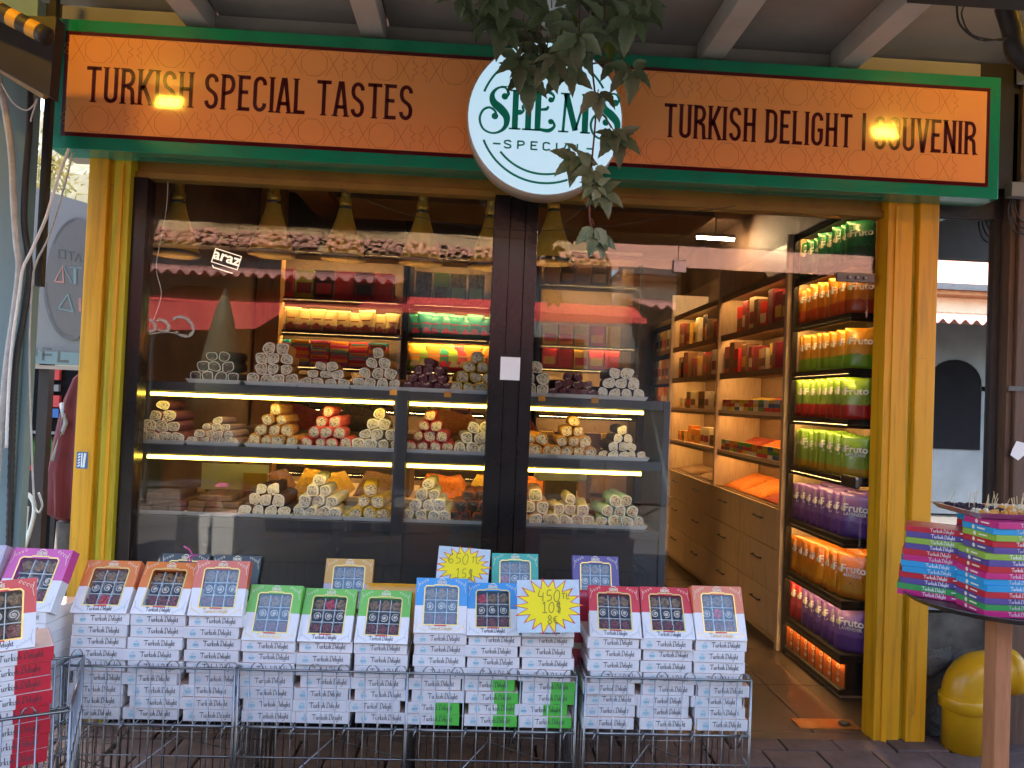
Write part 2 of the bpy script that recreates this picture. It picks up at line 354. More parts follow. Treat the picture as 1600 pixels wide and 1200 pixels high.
SCR = {
 'T': (.72, [[(-.06, .97), (.1, .92), (.35, .97), (.6, .92), (.78, 1.0)], [(-.04, .90), (.1, .86), (.35, .91), (.6, .86), (.72, .92)], [(.37, .95), (.35, .6), (.35, .15), (.30, 0), (.24, .02)]]),
 'u': (.47, [[(0, .42), (.06, .5), (.07, .15), (.15, 0), (.28, .1), (.33, .5)], [(.33, .5), (.33, .1), (.38, 0), (.46, .08)]]),
 'r': (.31, [[(0, .42), (.07, .5), (.07, 0)], [(.07, .32), (.17, .5), (.28, .46)]]),
 'k': (.38, [[(.0, .92), (.07, 1.02), (.06, 0)], [(.06, .25), (.2, .5), (.27, .42), (.12, .27), (.26, .02), (.36, .06)]]),
 'i': (.21, [[(0, .4), (.06, .5), (.06, .1), (.12, 0), (.2, .08)], [(.08, .7), (.12, .76)]]),
 's': (.28, [[(.25, .46), (.12, .5), (.05, .38), (.2, .22), (.2, .06), (.08, 0), (0, .06)]]),
 'h': (.41, [[(.0, .92), (.07, 1.02), (.06, 0)], [(.06, .3), (.17, .5), (.27, .42), (.27, .1), (.33, 0), (.4, .07)]]),
 'D': (.64, [[(.14, .9), (.12, .4), (.14, .05)], [(-.12, .8), (.08, 1.04), (.4, .97), (.58, .6), (.45, .12), (.14, .02), (-.02, .12)]]),
 'e': (.28, [[(.03, .25), (.25, .3), (.22, .47), (.1, .5), (.02, .28), (.1, .02), (.25, .06)]]),
 'l': (.2, [[(0, .92), (.06, 1.02), (.06, .1), (.13, 0), (.2, .07)]]),
 'g': (.36, [[(.25, .45), (.1, .5), (.02, .28), (.12, .05), (.25, .15), (.28, .5)], [(.28, .5), (.27, -.2), (.12, -.38), (-.04, -.28)]]),
 't': (.26, [[(.08, .78), (.08, .1), (.15, 0), (.24, .08)], [(-.04, .5), (.22, .52)]]), ' ': (.16, []),
}
def script_text(mb, txt, x, z, h, y=0, wt=.15, mi=0):
    cx = x
    for ch in txt:
        wd, ss = SCR[ch]
        for st in ss: mb.nib([(cx + a * h, z + b * h) for a, b in smooth(st, 3)], wt * h, y=y, mi=mi)
        cx += (wd + .03) * h
    return cx - x
def script_width(txt): return sum(SCR[c][0] + .03 for c in txt)
_fc = {}
def font_mesh(name, txt, size, m, bold=0, shear=0):       # built-in vector font turned into a flat mesh in the XZ plane
    key = (txt, size, m, bold, shear)
    if key in _fc: return _fc[key]
    c = bpy.data.curves.new('t', 'FONT'); c.body = txt; c.size = size; c.align_x = 'CENTER'; c.offset = bold; c.shear = shear; c.resolution_u = 2
    o = bpy.data.objects.new('t', c); COL.objects.link(o)
    me = bpy.data.meshes.new_from_object(o.evaluated_get(bpy.context.evaluated_depsgraph_get())); bpy.data.objects.remove(o); bpy.data.curves.remove(c)
    me.transform(Matrix.Rotation(PI / 2, 4, 'X')); me.name = name; me.materials.clear(); me.materials.append(M[m]); _fc[key] = me; return me

# ================================================================== SETTING
g = structure(ob('ground', MB().add([(-400, -400, -.03), (400, -400, -.03), (400, 400, -.03), (-400, 400, -.03)], [(0, 1, 2, 3)]).mesh('ground', 'asphalt')))
pv = structure(ob('pavement', MB().box(-4.5, 4.5, -2.2, -.005, -.028, -.008).mesh('pavement', 'joint')))
pav_me = [MB().box(-.127, .127, -.077, .077, -.02, .012 + .003 * k).mesh('paver', 'paver', bevel=.007) for k in range(3)]
row = 0; y = -.085
while y > -2.15:
    x = -2.6 + (row % 2) * .13
    while x < 3.1:
        if y > -1.0 or row % 1 == 0 and (abs(x) < 2.7 and y > -1.35):
            ob('paver', R.choice(pav_me), pv, (x + R.uniform(-.004, .004), y + R.uniform(-.003, .003), -.004), (R.uniform(-.01, .01), R.uniform(-.01, .01), R.uniform(-.015, .015)))
        x += .262
    y -= .162; row += 1
fl = structure(ob('shop_floor', MB().box(-1.95, 2.5, .0, 5.3, -.05, -.002).mesh('shop_floor', 'joint')))
ft = MB().box(-.297, .297, -.297, .297, -.01, .006).mesh('floor_tile', 'floor_tile', bevel=.002)
for i in range(7):
    for j in range(8): ob('floor_tile', ft, fl, (-1.64 + i * .602, .32 + j * .602, 0))
box('threshold', 'floor_tile', fl, .23, 1.92, -.06, .012, -.03, .009)

# ------------------------------------------------------------------ the shop building
shop = thing('shop_building', 'yellow framed shop front with glass window, black pillar and open doorway', 'shop')
def part(name, m, *b, parent=shop, bevel=0): return box(name, m, parent, *b, bevel=bevel)
# yellow posts: stepped profile, worn olive inner jamb
for nm, x0, x1, x2, x3 in (('L', -1.883, -1.795, -1.775, -1.70), ('R', 2.172, 2.075, 2.052, 1.925)):
    a, b = sorted((x0, x1)); part('post', 'yellow', a, b, -.075, .06, 0, 2.64, bevel=.004)
    a, b = sorted((x1, x2)); part('post_groove', 'olive', a, b, -.045, .055, 0, 2.64)
    a, b = sorted((x2, x3)); part('jamb', 'yellow' if nm == 'R' else 'olive', a, b, -.06, .05, 0, 2.64, bevel=.004)
part('jamb_bead', 'yellow', 1.96, 1.985, -.068, -.058, .0, 2.60); part('jamb_bead', 'yellow', -1.745, -1.73, -.068, -.058, .0, 2.60)
part('beam', 'beam_shaded', -1.698, 1.923, .0, .07, 2.585, 2.64, bevel=.004)
part('beam', 'beam_shaded', -1.698, 1.923, -.02, .05, 2.555, 2.584)
part('facade_wall', 'canopy_panel', -2.05, 2.37, -.06, .12, 2.645, 3.33)
# black window frame and pillar
part('window_frame', 'black_panel', -1.699, -1.635, -.03, .06, .0, 2.554, bevel=.002)
part('window_sill', 'black_panel', -1.634, -.005, -.03, .06, .0, .07)
pl = part('pillar', 'black_panel', 0, .212, .0, .16, .0, 2.57)
for a, b in ((.001, .075), (.078, .150), (.153, .211)): part('pillar_panel', 'black_panel', a, b, -.035 if a != .078 else -.028, -.002, .0, 2.56, parent=pl, bevel=.002)
part('window_pane', 'pane', -1.634, -.002, .006, .014, .072, 2.553)
part('window_pane', 'pane', .214, .909, .006, .014, .012, 2.553)
part('transom_pane', 'pane', .913, 1.898, .006, .014, 2.262, 2.553)
c = part('glass_clamp', 'chrome', .885, .948, -.008, .003, 2.235, 2.295, bevel=.003); c['label'] = 'square metal clamp joining the glass panes'
door = part('glass_door', 'door_glass', 1.868, 1.878, .02, .93, .02, 2.245)
c = part('pivot_fitting', 'steel_dark', 1.70, 1.895, -.012, .004, 2.228, 2.275, bevel=.004)
for x in (1.76, 1.80, 1.84): ob('bolt', MB().lathe([(.009, 0), (.009, -.01), (.004, -.013)], 8, axis='Y').mesh('bolt', 'chrome'), c, (x, -.012, 2.25))
ob('lock_plate', MB().box(1.860, 1.886, .05, .21, 1.20, 1.262).mesh('lock_plate', 'chrome', bevel=.012), door)
fp = part('floor_plate', 'bronze_plate', 1.62, 1.93, .055, .165, .007, .012)
ob('pivot_ring', MB().lathe([(.022, .0), (.03, .006), (.022, .011), (.012, .008)], 14).mesh('pivot_ring', 'steel_dark', smooth=True), fp, (1.87, .11, .012))
# interior shell
for b in ((-1.94, -1.90, .141, 3.1, 0, 3.35), (-1.899, .44, 3.02, 3.1, 0, 3.35), (.36, .44, 3.101, 5.15, 0, 3.35), (.36, 2.4, 5.151, 5.25, 0, 3.35), (2.36, 2.46, .08, 5.15, 0, 3.35)): part('wall', 'interior_wall', *b)
part('wall', 'interior_wall', -1.885, -1.80, .065, .14, 0, 3.35); part('wall', 'interior_wall', 2.06, 2.36, .08, .14, 0, 3.35)
part('ceiling', 'interior_ceiling', -1.99, 2.46, .125, 5.25, 3.36, 3.46)
part('roof', 'roof_red', -2.0, 2.6, -.02, 5.4, 3.52, 3.6)
part('ceiling_duct', 'interior_ceiling', -1.1, 1.6, 1.6, 2.2, 2.95, 3.2)
part('ceiling_beam', 'unit_dark', -1.5, -1.25, .3, 3.0, 3.1, 3.355)
part('wood_column', 'column_wood', -1.89, -1.70, 2.52, 2.66, .01, 3.355)
# sticker on the yellow post, blank card on the pillar
s = tag(box('door_sticker', 'sticker_blue', None, -1.868, -1.82, -.0775, -.0755, 1.185, 1.26), 'small blue and white sticker on the left yellow post', 'sticker')
mb = MB()
for k in range(5): mb.stroke([(-1.862 + .0, 1.194 + k * .013), (-1.852, 1.201 + k * .013)], .006, -.0780)
mb.stroke([(-1.845, 1.19), (-1.845, 1.255)], .006, -.0780); mb.stroke([(-1.836, 1.19), (-1.831, 1.255)], .010, -.0780)
ob('lettering', mb.mesh('lettering', 'ink_white'), s)
p0 = at(797, 576, -.03)
tag(box('pillar_notice', 'ink_white', None, p0.x - .047, p0.x + .047, -.0385, -.0362, p0.z - .055, p0.z + .055), 'small white notice card stuck to the black pillar', 'notice')

# ------------------------------------------------------------------ canopy over the pavement
can = thing('street_canopy', 'grey panelled street canopy with pale beams above the sign', 'canopy')
for i, (x0, x1) in enumerate(((-4.4, -2.62), (-2.60, -1.36), (-1.34, -.56), (-.54, .24), (.26, 1.04), (1.06, 1.70), (1.72, 3.2), (3.22, 4.6))):
    for y0, y1 in ((-2.05, -1.02), (-1.0, -.02)):
        box('panel', 'canopy_panel', can, x0, x1, y0, y1, 3.34 + R.uniform(0, .006), 3.38)
for x in (-1.40, -.60, .20, 1.0, 1.66, 2.6, -2.6): box('beam', 'canopy_beam', can, x - .055, x + .055, -2.05, -.07, 3.235, 3.338, bevel=.004)
box('edge_beam', 'dark_beam', can, -4.4, 4.6, -2.15, -2.052, 2.85, 3.5); box('back_board', 'dark_beam', can, 2.375, 4.6, -.05, .02, 2.72, 3.385); box('back_board', 'dark_beam', can, -2.7, -2.055, -.05, .02, 3.12, 3.385); box('sun_block_sheet', 'tin_pink', can, -4.4, 4.6, -2.17, -.03, 3.39, 3.41)  # top sheet, out of view, is added to block sun leaking between panels
p = at(1550, 6, -1.15); box('cross_rail', 'dark_beam', can, p.x - .28, p.x + 1.2, -1.19, -1.12, p.z, p.z + .09, bevel=.004)
br = MB(); q0, q1, q2, q3 = at(1570, 8, -.9), at(1583, 50, -.9), at(1590, 85, -.9), at(1640, 125, -.9)
br.tube([tuple(q) for q in smooth([tuple(q0), tuple(q1), tuple(q2), tuple(q3)], 4)], .035, 8); ob('bracket', br.mesh('bracket', 'dark_beam', smooth=True), can)
lw = MB(); pts = [at(1495, 8, -.95), at(1500, 38, -.95), at(1530, 62, -.95), at(1572, 60, -.95)]
lw.tube(smooth([tuple(q) for q in pts], 5), .004, 5); pts = [at(1507, 8, -.95), at(1503, 25, -.95), at(1520, 55, -.95), at(1570, 64, -.95)]
lw.tube(smooth([tuple(q) for q in pts], 5), .003, 5); ob('cable', lw.mesh('cable', 'cable_black'), can)
# left: dark fascia and striped pole
f0 = [at(-80, 20, -.62), at(88, 26, -.62), at(77, 150, -.62), at(-80, 62, -.62)]
mb = MB(); mb.add([tuple(q) for q in f0] + [(q.x, q.y + .06, q.z) for q in f0], [(0, 3, 2, 1), (4, 5, 6, 7), (0, 1, 5, 4), (1, 2, 6, 5), (2, 3, 7, 6), (3, 0, 4, 7)])
ob('side_fascia', mb.mesh('side_fascia', 'dark_beam', smooth='recalc'), can).data.polygons.foreach_set('use_smooth', [False] * 6)
hp = thing('striped_pole', 'yellow and black striped pole above the teal wall, top left', 'pole')
a, b = at(-60, -14, -.72), at(76, 58, -.68); n = 9
for k in range(n):
    m_ = MB().tube([a.lerp(b, k / n), a.lerp(b, (k + 1) / n)], .034, 12, cap=k in (0, n - 1)).mesh('band', 'hazard_yellow' if k % 2 else 'dark_beam', smooth=True)
    ob('band', m_, hp)
fb = MB(); fb.tube([at(-60, 68, -.5), at(72, 150, -.5)], .018, 4); ob('rail', fb.mesh('rail', 'brown_card'), can)

# three small flood lamps on the canopy beams; the sign reflects them
def flood(px, py, dist, label):
    P = at(px, py, -.2); d = (P - CAM); v = P + d * (dist / d.y); L = Vector((v.x, -.4 - v.y, v.z))
    t = thing('flood_lamp', label, 'lamp', L, (rad(-32), 0, PI), 'flood lamps under the canopy')
    ob('housing', MB().box(-.085, .085, .004, .05, -.055, .055).mesh('housing', 'steel_dark', bevel=.006), t)
    ob('led_panel', MB().box(-.07, .07, -.001, .003, -.042, .042).mesh('led_panel', 'flood'), t)
    ob('bracket', MB().tube([(0, .03, .05), (0, .03, .055 + max(.01, 3.30 - L.z))], .012, 6).mesh('bracket', 'steel_dark'), t)
flood(265, 160, 1.0, 'warm flood lamp lighting the TURKISH SPECIAL TASTES end of the sign')
flood(1382, 208, 1.0, 'warm flood lamp lighting the SOUVENIR end of the sign')

# ------------------------------------------------------------------ the sign
sg = thing('shop_sign', 'long orange and green shop sign reading TURKISH SPECIAL TASTES and TURKISH DELIGHT | SOUVENIR', 'sign', (0, 0, 0))
X0, X1, Z0, Z1 = -2.0, 2.375, 2.619, 3.201
box('cabinet', 'sign_green', sg, X0, X1, -.198, -.062, Z0, Z1, bevel=.003)
box('maroon_border', 'sign_maroon', sg, X0 + .052, X1 - .052, -.2005, -.1985, Z0 + .055, Z1 - .055)
box('orange_face', 'sign_orange', sg, X0 + .07, X1 - .07, -.2025, -.2008, Z0 + .073, Z1 - .073)
def motif(mb, cx, z, s, k, wd, y):
    for pts in ([(-1, 0), (-.8, .28), (-.55, .28), (-.55, .55), (-.28, .8), (0, .2), (.28, .8), (.55, .55), (.55, .28), (.8, .28), (1, 0)], [(-.55, .28), (-.1, .02), (.28, -.05)], [(.55, .28), (.1, .02), (-.28, -.05)], [(-.28, .8), (-.1, 1), (.1, 1), (.28, .8)]):
        mb.stroke([(cx + a * s, z + b * s * k) for a, b in pts], wd, y)
mg = MB(); mo = MB()
x = X0 + .16; i = 0
while x < X1 - .08:
    motif(mg, x, Z1 - .052, .066, .7, .0022, -.1988); motif(mg, x, Z0 + .052, .066, -.7, .0022, -.1988)
    x += .232
def girih(mb, cx, z, y):
    mb.stroke([(cx + .062 * math.cos(rad(22.5 + 45 * k)), z + .062 * math.sin(rad(22.5 + 45 * k))) for k in range(8)], .0019, y, closed=True)
    for s in (-1, 1):
        mb.stroke([(cx + s * .052, z + .058), (cx + s * .118, z - .058)], .0019, y); mb.stroke([(cx + s * .052, z - .058), (cx + s * .118, z + .058)], .0019, y)
        mb.stroke([(cx + s * .128, z + .058), (cx + s * .128, z + .03), (cx + s * .15, z + .015), (cx + s * .13, z), (cx + s * .15, z - .015), (cx + s * .128, z - .03), (cx + s * .128, z - .058)], .0019, y)
x = X0 + .20
while x < X1 - .1:
    girih(mo, x, Z1 - .135, -.2029); girih(mo, x, Z0 + .135, -.2029); x += .318
for z in (2.72, 2.86, 3.0, 3.12):
    mg.stroke([(X0 + .006, z - .05), (X0 + .03, z - .03), (X0 + .03, z + .01), (X0 + .048, z + .03)], .0022, -.1988); mg.stroke([(X0 + .048, z - .06), (X0 + .012, z + .02)], .0022, -.1988)
    mg.stroke([(X1 - .006, z - .05), (X1 - .03, z - .03), (X1 - .03, z + .01), (X1 - .048, z + .03)], .0022, -.1988)
ob('green_pattern', mg.mesh('green_pattern', 'green_line'), sg)['kind'] = 'stuff'; ob('orange_pattern', mo.mesh('orange_pattern', 'orange_line'), sg)['kind'] = 'stuff'
mb = MB()
def span(xa, ya, xb, yb): return at(xa, ya, -.203).x, at(xb, yb, -.203).x
a, b = span(135, 130, 645, 160); zt, zb = at(135, 103, -.203).z, at(135, 159, -.203).z
text_fit(mb, 'TURKISH SPECIAL TASTES', a, b, zb, zt - zb, y=-.2035)
ob('lettering', mb.mesh('lettering', 'sign_maroon'), sg); mb = MB()
a, b = span(1038, 185, 1525, 210); zt, zb = at(1038, 161, -.203).z, at(1038, 214, -.203).z
text_fit(mb, 'TURKISH DELIGHT | SOUVENIR', a, b, zb, zt - zb, y=-.2035)
ob('lettering', mb.mesh('lettering', 'sign_maroon'), sg)

# round lit sign
DC = Vector((.203, -.32, 2.832)); DR = .347
ds = thing('round_sign', 'round white lit sign reading SHEMS SPECIAL, vine hanging across it', 'sign', DC)
ob('drum', MB().lathe([(DR, .117), (DR, .003), (DR - .006, 0)], 64, axis='Y').mesh('drum', 'disc_rim', smooth='recalc'), ds)
ob('lit_face', MB().lathe([(DR - .006, -.0005), (DR - .008, -.003)], 64, axis='Y').mesh('lit_face', 'disc_white'), ds)
mb = MB(); Y_ = -.0045
def dp(x, y): q = at(x, y, -.3245); return (q.x - DC.x, q.z - DC.z)
for r, a0, a1 in ((.292, 203, 292), (.252, 220, 300), (.292, 330, 337), (.292, 118, 160), (.252, 70, 118), (.292, 30, 60)): mb.stroke(arc(0, 0, r, r, a0, a1, 26), .010, Y_)
s0 = dp(748, 205); s1 = dp(965, 205); zb = dp(850, 205)[1]; H = dp(790, 143)[1] - dp(790, 205)[1]
mb.stroke([(s0[0] + .09, zb + H * 1.07), (s0[0] + .33, zb + H * 1.07)], .005, Y_)
KX = (s1[0] - s0[0]) / (3.80 * H)
def big(pts, ox, k=5, mx=.2, mn=.045):
    q = smooth(pts, k); mb.stroke([(ox + a * H * KX, zb + b * H) for a, b, *_ in q], [c_ * H for _, _, c_ in q], Y_)
SS = [(.53, .80, .05), (.60, .90, .07), (.50, 1.04, .05), (.30, 1.02, .06), (.16, .86, .11), (.20, .66, .18), (.40, .50, .21), (.56, .32, .18), (.56, .10, .12), (.42, -.06, .07), (.18, -.12, .05), (-.06, -.02, .055), (-.16, .22, .06), (-.08, .44, .06), (.10, .52, .06), (.26, .42, .06), (.27, .28, .07)]
def ball(ox, a, b, r): mb.disc(ox + a * H * KX, zb + b * H, r * H, Y_ - .0003)
def bar(ox, pts, w_): mb.stroke([(ox + a * H * KX, zb + b * H) for a, b in pts], w_ * H, Y_ - .0002)
def stem(ox, x, w_=.15, z0=0, z1=1):
    bar(ox, [(x, z0), (x, z1)], w_)
    for z in (z0 + .02, z1 - .02): bar(ox, [(x - .16, z), (x + .16, z)], .045)
o1 = s0[0] + .028; big(SS, o1); ball(o1, .50, .82, .085); ball(o1, .25, .31, .085)
o2 = o1 + .80 * H * KX; stem(o2, .0); stem(o2, .36); big([(0, .45, .05), (.12, .40, .05), (.22, .48, .06), (.2, .60, .06), (.36, .62, .06)], o2); ball(o2, .13, .45, .06)
o3 = o2 + .62 * H * KX; stem(o3, .0); big([(0, .96, .07), (.26, 1.0, .09), (.42, .9, .06), (.38, .76, .06)], o3); ball(o3, .34, .80, .07)
big([(0, .54, .05), (.22, .56, .08), (.28, .64, .05)], o3); big([(0, .05, .07), (.3, .02, .1), (.46, .14, .07), (.40, .28, .06)], o3); ball(o3, .36, .25, .07)
o4 = o3 + .70 * H * KX; bar(o4, [(0, 0), (.06, 1)], .07); bar(o4, [(.06, .98), (.34, .06)], .15); bar(o4, [(.34, .06), (.60, .98)], .06); bar(o4, [(.60, 0), (.60, 1)], .16)
for x in (0, .60): bar(o4, [(x - .13, .02), (x + .15, .02)], .045)
for x in (.04, .62): bar(o4, [(x - .13, .98), (x + .13, .98)], .045)
o5 = o4 + .92 * H * KX; big(SS, o5); ball(o5, .50, .82, .085); ball(o5, .25, .31, .085)
sp0, sp1 = dp(786, 232), dp(918, 232)
mb2 = MB(); hh = dp(790, 221)[1] - dp(790, 234)[1]; zz = dp(850, 235)[1]
text_fit(mb, 'SPECIAL', sp0[0], sp0[0] + .355, zz, hh, gap=.55, y=Y_, wt=.2, serif=False)
mb.stroke([(sp0[0] - .045, zz + hh * .5), (sp0[0] - .012, zz + hh * .5)], .008, Y_); mb.stroke([(sp0[0] + .37, zz + hh * .5), (sp0[0] + .40, zz + hh * .5)], .008, Y_)
ob('lettering', mb.mesh('lettering', 'teal_print'), ds)

# ------------------------------------------------------------------ creeper hanging over the sign
vine = thing('creeper_vine', 'dark green five-leaved creeper hanging down over the round sign', 'vine', at(930, -40, -.72))
VO = vine.location.copy()
def leaflet(k):
    rr = random.Random(k); mbv = MB(); n = 9; L = 1.0; vs = []; fs = []
    for i in range(n + 1):
        t = i / n; wd = .27 * math.sin(PI * min(1, t ** .72)) * (1 - .25 * t) + (.012 if i < n else 0); wd *= 1 + (.12 if i % 2 else -.06)
        droop = -.28 * t * t; cup = .10 * math.sin(PI * t)
        vs += [(-wd, L * t, droop + cup * .9), (0, L * t, droop - .03 + rr.uniform(-.01, .01)), (wd * rr.uniform(.9, 1.1), L * t, droop + cup)]
    for i in range(n):
        for j in (0, 1): a_ = i * 3 + j; fs.append((a_, a_ + 1, a_ + 4, a_ + 3))
    mbv.add(vs, fs); return mbv.mesh('leaflet', 'leaf_a', smooth=True)
LF = [leaflet(k) for k in range(4)]
st = MB()
def leaf(px, py, Y, size, mats=('leaf_a', 'leaf_b'), face=0):
    c0 = at(px, py, Y)
    nf = R.choice((5, 5, 5, 3)); base = R.uniform(-.4, .4) + face
    for k in range(nf):
        a_ = base + (k - (nf - 1) / 2) * (1.05 if nf == 5 else .8) + R.uniform(-.15, .15)
        L = size * (1 - .12 * abs(k - (nf - 1) / 2)) * R.uniform(.85, 1.1)
        # leaflet points downwards mostly (angle from straight down), its face towards the street
        d = Vector((math.sin(a_), R.uniform(-.55, .15), -math.cos(a_) * .9 - .25)).normalized()
        nz = Vector((R.uniform(-.35, .35), -1, R.uniform(-.1, .75))); xx = d.cross(nz).normalized(); zz_ = xx.cross(d)
        mt = Matrix((xx, d, zz_)).transposed().to_4x4(); o = ob('leaflet', R.choice(LF), vine, mats=[R.choice(mats)])
        o.matrix_local = Matrix.Translation(c0 + d * .012 - VO) @ mt @ Matrix.Scale(L, 4)
    return c0
def sprig(p, q): st.tube([tuple(v) for v in smooth([tuple(p - VO), tuple((p + q) / 2 - VO + Vector((0, 0, .015))), tuple(q - VO)], 3)], .0022, 5)
main = [(918, -40), (926, 30), (925, 100), (931, 170), (925, 250), (922, 300), (922, 345), (932, 372)]
mp = [at(x, y, -.72) for x, y in main]; st.tube([tuple(v) for v in smooth([tuple(q - VO) for q in mp], 4)], [.004] * 28 + [.003], 6)
top = [(742, 10), (765, 28), (785, 40), (815, 45), (862, 12), (905, 52), (945, 35), (965, 12), (985, 28), (1000, 10), (765, -12), (830, -10), (900, -14), (960, -12), (720, -10),
       (812, 92), (828, 100), (845, 82), (868, 88), (884, 108), (900, 80), (822, 118), (890, 66), (855, 100), (788, -4), (838, 66), (950, 8), (1005, -8)]
for x, y in top:
    Yv = -.72 + R.uniform(-.2, .14); c0 = leaf(x, y, Yv, R.uniform(.09, .135))
    sprig(c0, at(min(max(x, 840), 960) * .5 + x * .5, y - 45, -.7))
for x, y, sz in ((935, 140, .115), (960, 95, .10), (985, 108, .12), (965, 215, .12), (900, 250, .115), (925, 262, .10), (905, 240, .08), (940, 300, .10), (928, 352, .10), (936, 368, .085), (955, 200, .09), (930, 290, .07)):
    c0 = leaf(x, y, -.73 + R.uniform(-.05, .03), sz, face=.35 if x > 930 else -.3); k = min(mp, key=lambda q: (q - c0).length); sprig(c0, k)
for x, y in ((908, 38), (898, 55), (968, 5), (952, 60)): leaf(x, y, -.66, .08, mats=('leaf_young',))
ob('stem', st.mesh('stem', 'stem_red', smooth=True), vine)

# ================================================================== DISPLAY CABINET IN THE WINDOW
cab = thing('display_cabinet', 'charcoal window display cabinet with three lit tiers of sweets', 'cabinet', (0, 0, 0))
CX0, CX1, CYF, CYB = -1.76, .90, .15, .58
for z, nm in ((1.555, 'top_shelf'), (1.245, 'shelf'), (.895, 'shelf')): box(nm, 'charcoal', cab, CX0, CX1, CYF, CYB, z, z + .045, bevel=.002)
box('base_panel', 'charcoal', cab, CX0, CX1, CYF + .012, CYF + .04, .05, .893)
box('plinth', 'black_panel', cab, CX0, CX1, CYF + .03, CYB, .008, .049)
for x0, x1 in ((CX0 - .03, CX0 - .002), (-.452, -.392), (CX1 + .002, CX1 + .035)):
    box('upright', 'charcoal', cab, x0, x1, CYF - .003, CYB if x1 - x0 < .05 else CYF + .06, .05, 1.603, bevel=.002)
for x in (-1.45, -.8, .15): ob('lock', MB().lathe([(.009, 0), (.009, -.004), (.004, -.006)], 10, axis='Y').mesh('lock', 'steel_dark'), cab, (x + .09, CYF + .012, .80))
for z in (1.547, 1.237):
    for x0, x1 in ((-1.655, -.462), (-.383, .80)):
        s = box('led_strip', 'led', cab, x0, x1, CYF + .004, CYF + .016, z - .017, z); s['label'] = 'glowing yellow LED strip under the shelf edge'

# ---- lokum rolls
mk('sugar_rim', (.78, .72, .64), .6, var=.15, scale=4)
def roll_mesh(k):
    rr = random.Random(k); n = 18; r = 1.0; sq = rr.uniform(2.2, 4.0); ph = rr.uniform(0, 6)
    def R_(t):
        c_, s_ = abs(math.cos(t)), abs(math.sin(t)); return (c_ ** sq + s_ ** sq) ** (-1 / sq) * .92 * (1 + .08 * math.sin(2 * t + ph) + .05 * math.sin(3 * t + 2 * ph))
    rings = [(0.02, .80), (0, .86), (0.01, .96), (.06, 1.0), (.5, 1.01), (1.5, .99), (2.6, 1.0), (2.66, .9)]
    mb = MB(); vs = []; fs = []
    for y, q in rings:
        for i in range(n): t = 2 * PI * i / n; e = q * R_(t) * (1 + rr.uniform(-.012, .012)); vs.append((e * math.cos(t), y, e * math.sin(t) * .94))
    for i in range(len(rings) - 1):
        for j in range(n): j2 = (j + 1) % n; fs.append((i * n + j, (i + 1) * n + j, (i + 1) * n + j2, i * n + j2))
    fs.append(tuple(range((len(rings) - 1) * n, len(rings) * n))); mb.add(vs, fs); mb.m = [1 if i < 2 * n else 0 for i in range(len(fs))]; coat = mb.mesh('lokum_roll', [None, 'sugar_rim'], smooth='recalc')
    mb = MB(); vs = [(0, -.02, 0)]; fs = []
    for q in (.42, .82):
        for i in range(n): t = 2 * PI * i / n; e = q * R_(t); vs.append((e * math.cos(t), (-.01 if q < .5 else .015) + rr.uniform(-.02, .02), e * math.sin(t) * .94))
    for j in range(n): j2 = (j + 1) % n; fs.append((0, 1 + j, 1 + j2)); fs.append((1 + j, 1 + n + j, 1 + n + j2, 1 + j2))
    mb.add(vs, fs); face = mb.mesh('cut_face', [None], smooth='recalc'); return coat, face
_mat_none = M['white_card']
def fix(me): return me
ROLL = [roll_mesh(k) for k in range(6)]
def coatm(nm, col, v=.3): M['coat_' + nm] = mat('coat_' + nm, col, .7, var=v, scale=4, bmp=.8, bscale=9, rnd=.15)
for nm, col in dict(choc=(.035, .016, .012), saffron=(.58, .26, .04), cream=(.62, .54, .38), burgundy=(.13, .008, .022), yellow=(.58, .37, .03), olive=(.24, .18, .05), plum=(.035, .012, .028), purple=(.16, .045, .075), lilac=(.36, .25, .29), caramel=(.42, .21, .06), pink=(.66, .10, .085), white=(.68, .66, .60), crimson=(.38, .03, .05), grey=(.46, .44, .42), orange=(.64, .27, .03), rust=(.23, .06, .045), mint=(.26, .42, .40), rose=(.55, .33, .28)).items(): coatm(nm, col)
FI = {'pist': filling('fill_pist', (.60, .53, .40), (.30, .27, .12), (.13, .08, .04), 6.5), 'nut': filling('fill_nut', (.62, .53, .40), (.34, .23, .12), (.12, .065, .03), 6.5), 'dark': filling('fill_dark', (.030, .012, .012), (.055, .020, .018), (.26, .18, .15), 7),
      'milk': filling('fill_milk', (.72, .66, .52), (.60, .50, .34), (.34, .26, .10)), 'berry': filling('fill_berry', (.52, .45, .38), (.34, .26, .17), (.30, .03, .05), 7), 'dots': filling('fill_dots', (.07, .008, .016), (.10, .012, .022), (.42, .30, .24), 4), 'ash': filling('fill_ash', (.58, .54, .47), (.22, .19, .16), (.08, .06, .05), 7)}
RIMC = {'dots': 'coat_burgundy', 'dark': 'sugar_rim'}; RIMC2 = {c_: 'coat_' + c_ for c_ in ('pink', 'crimson', 'yellow', 'orange', 'caramel', 'rust')}
tray_me = {}
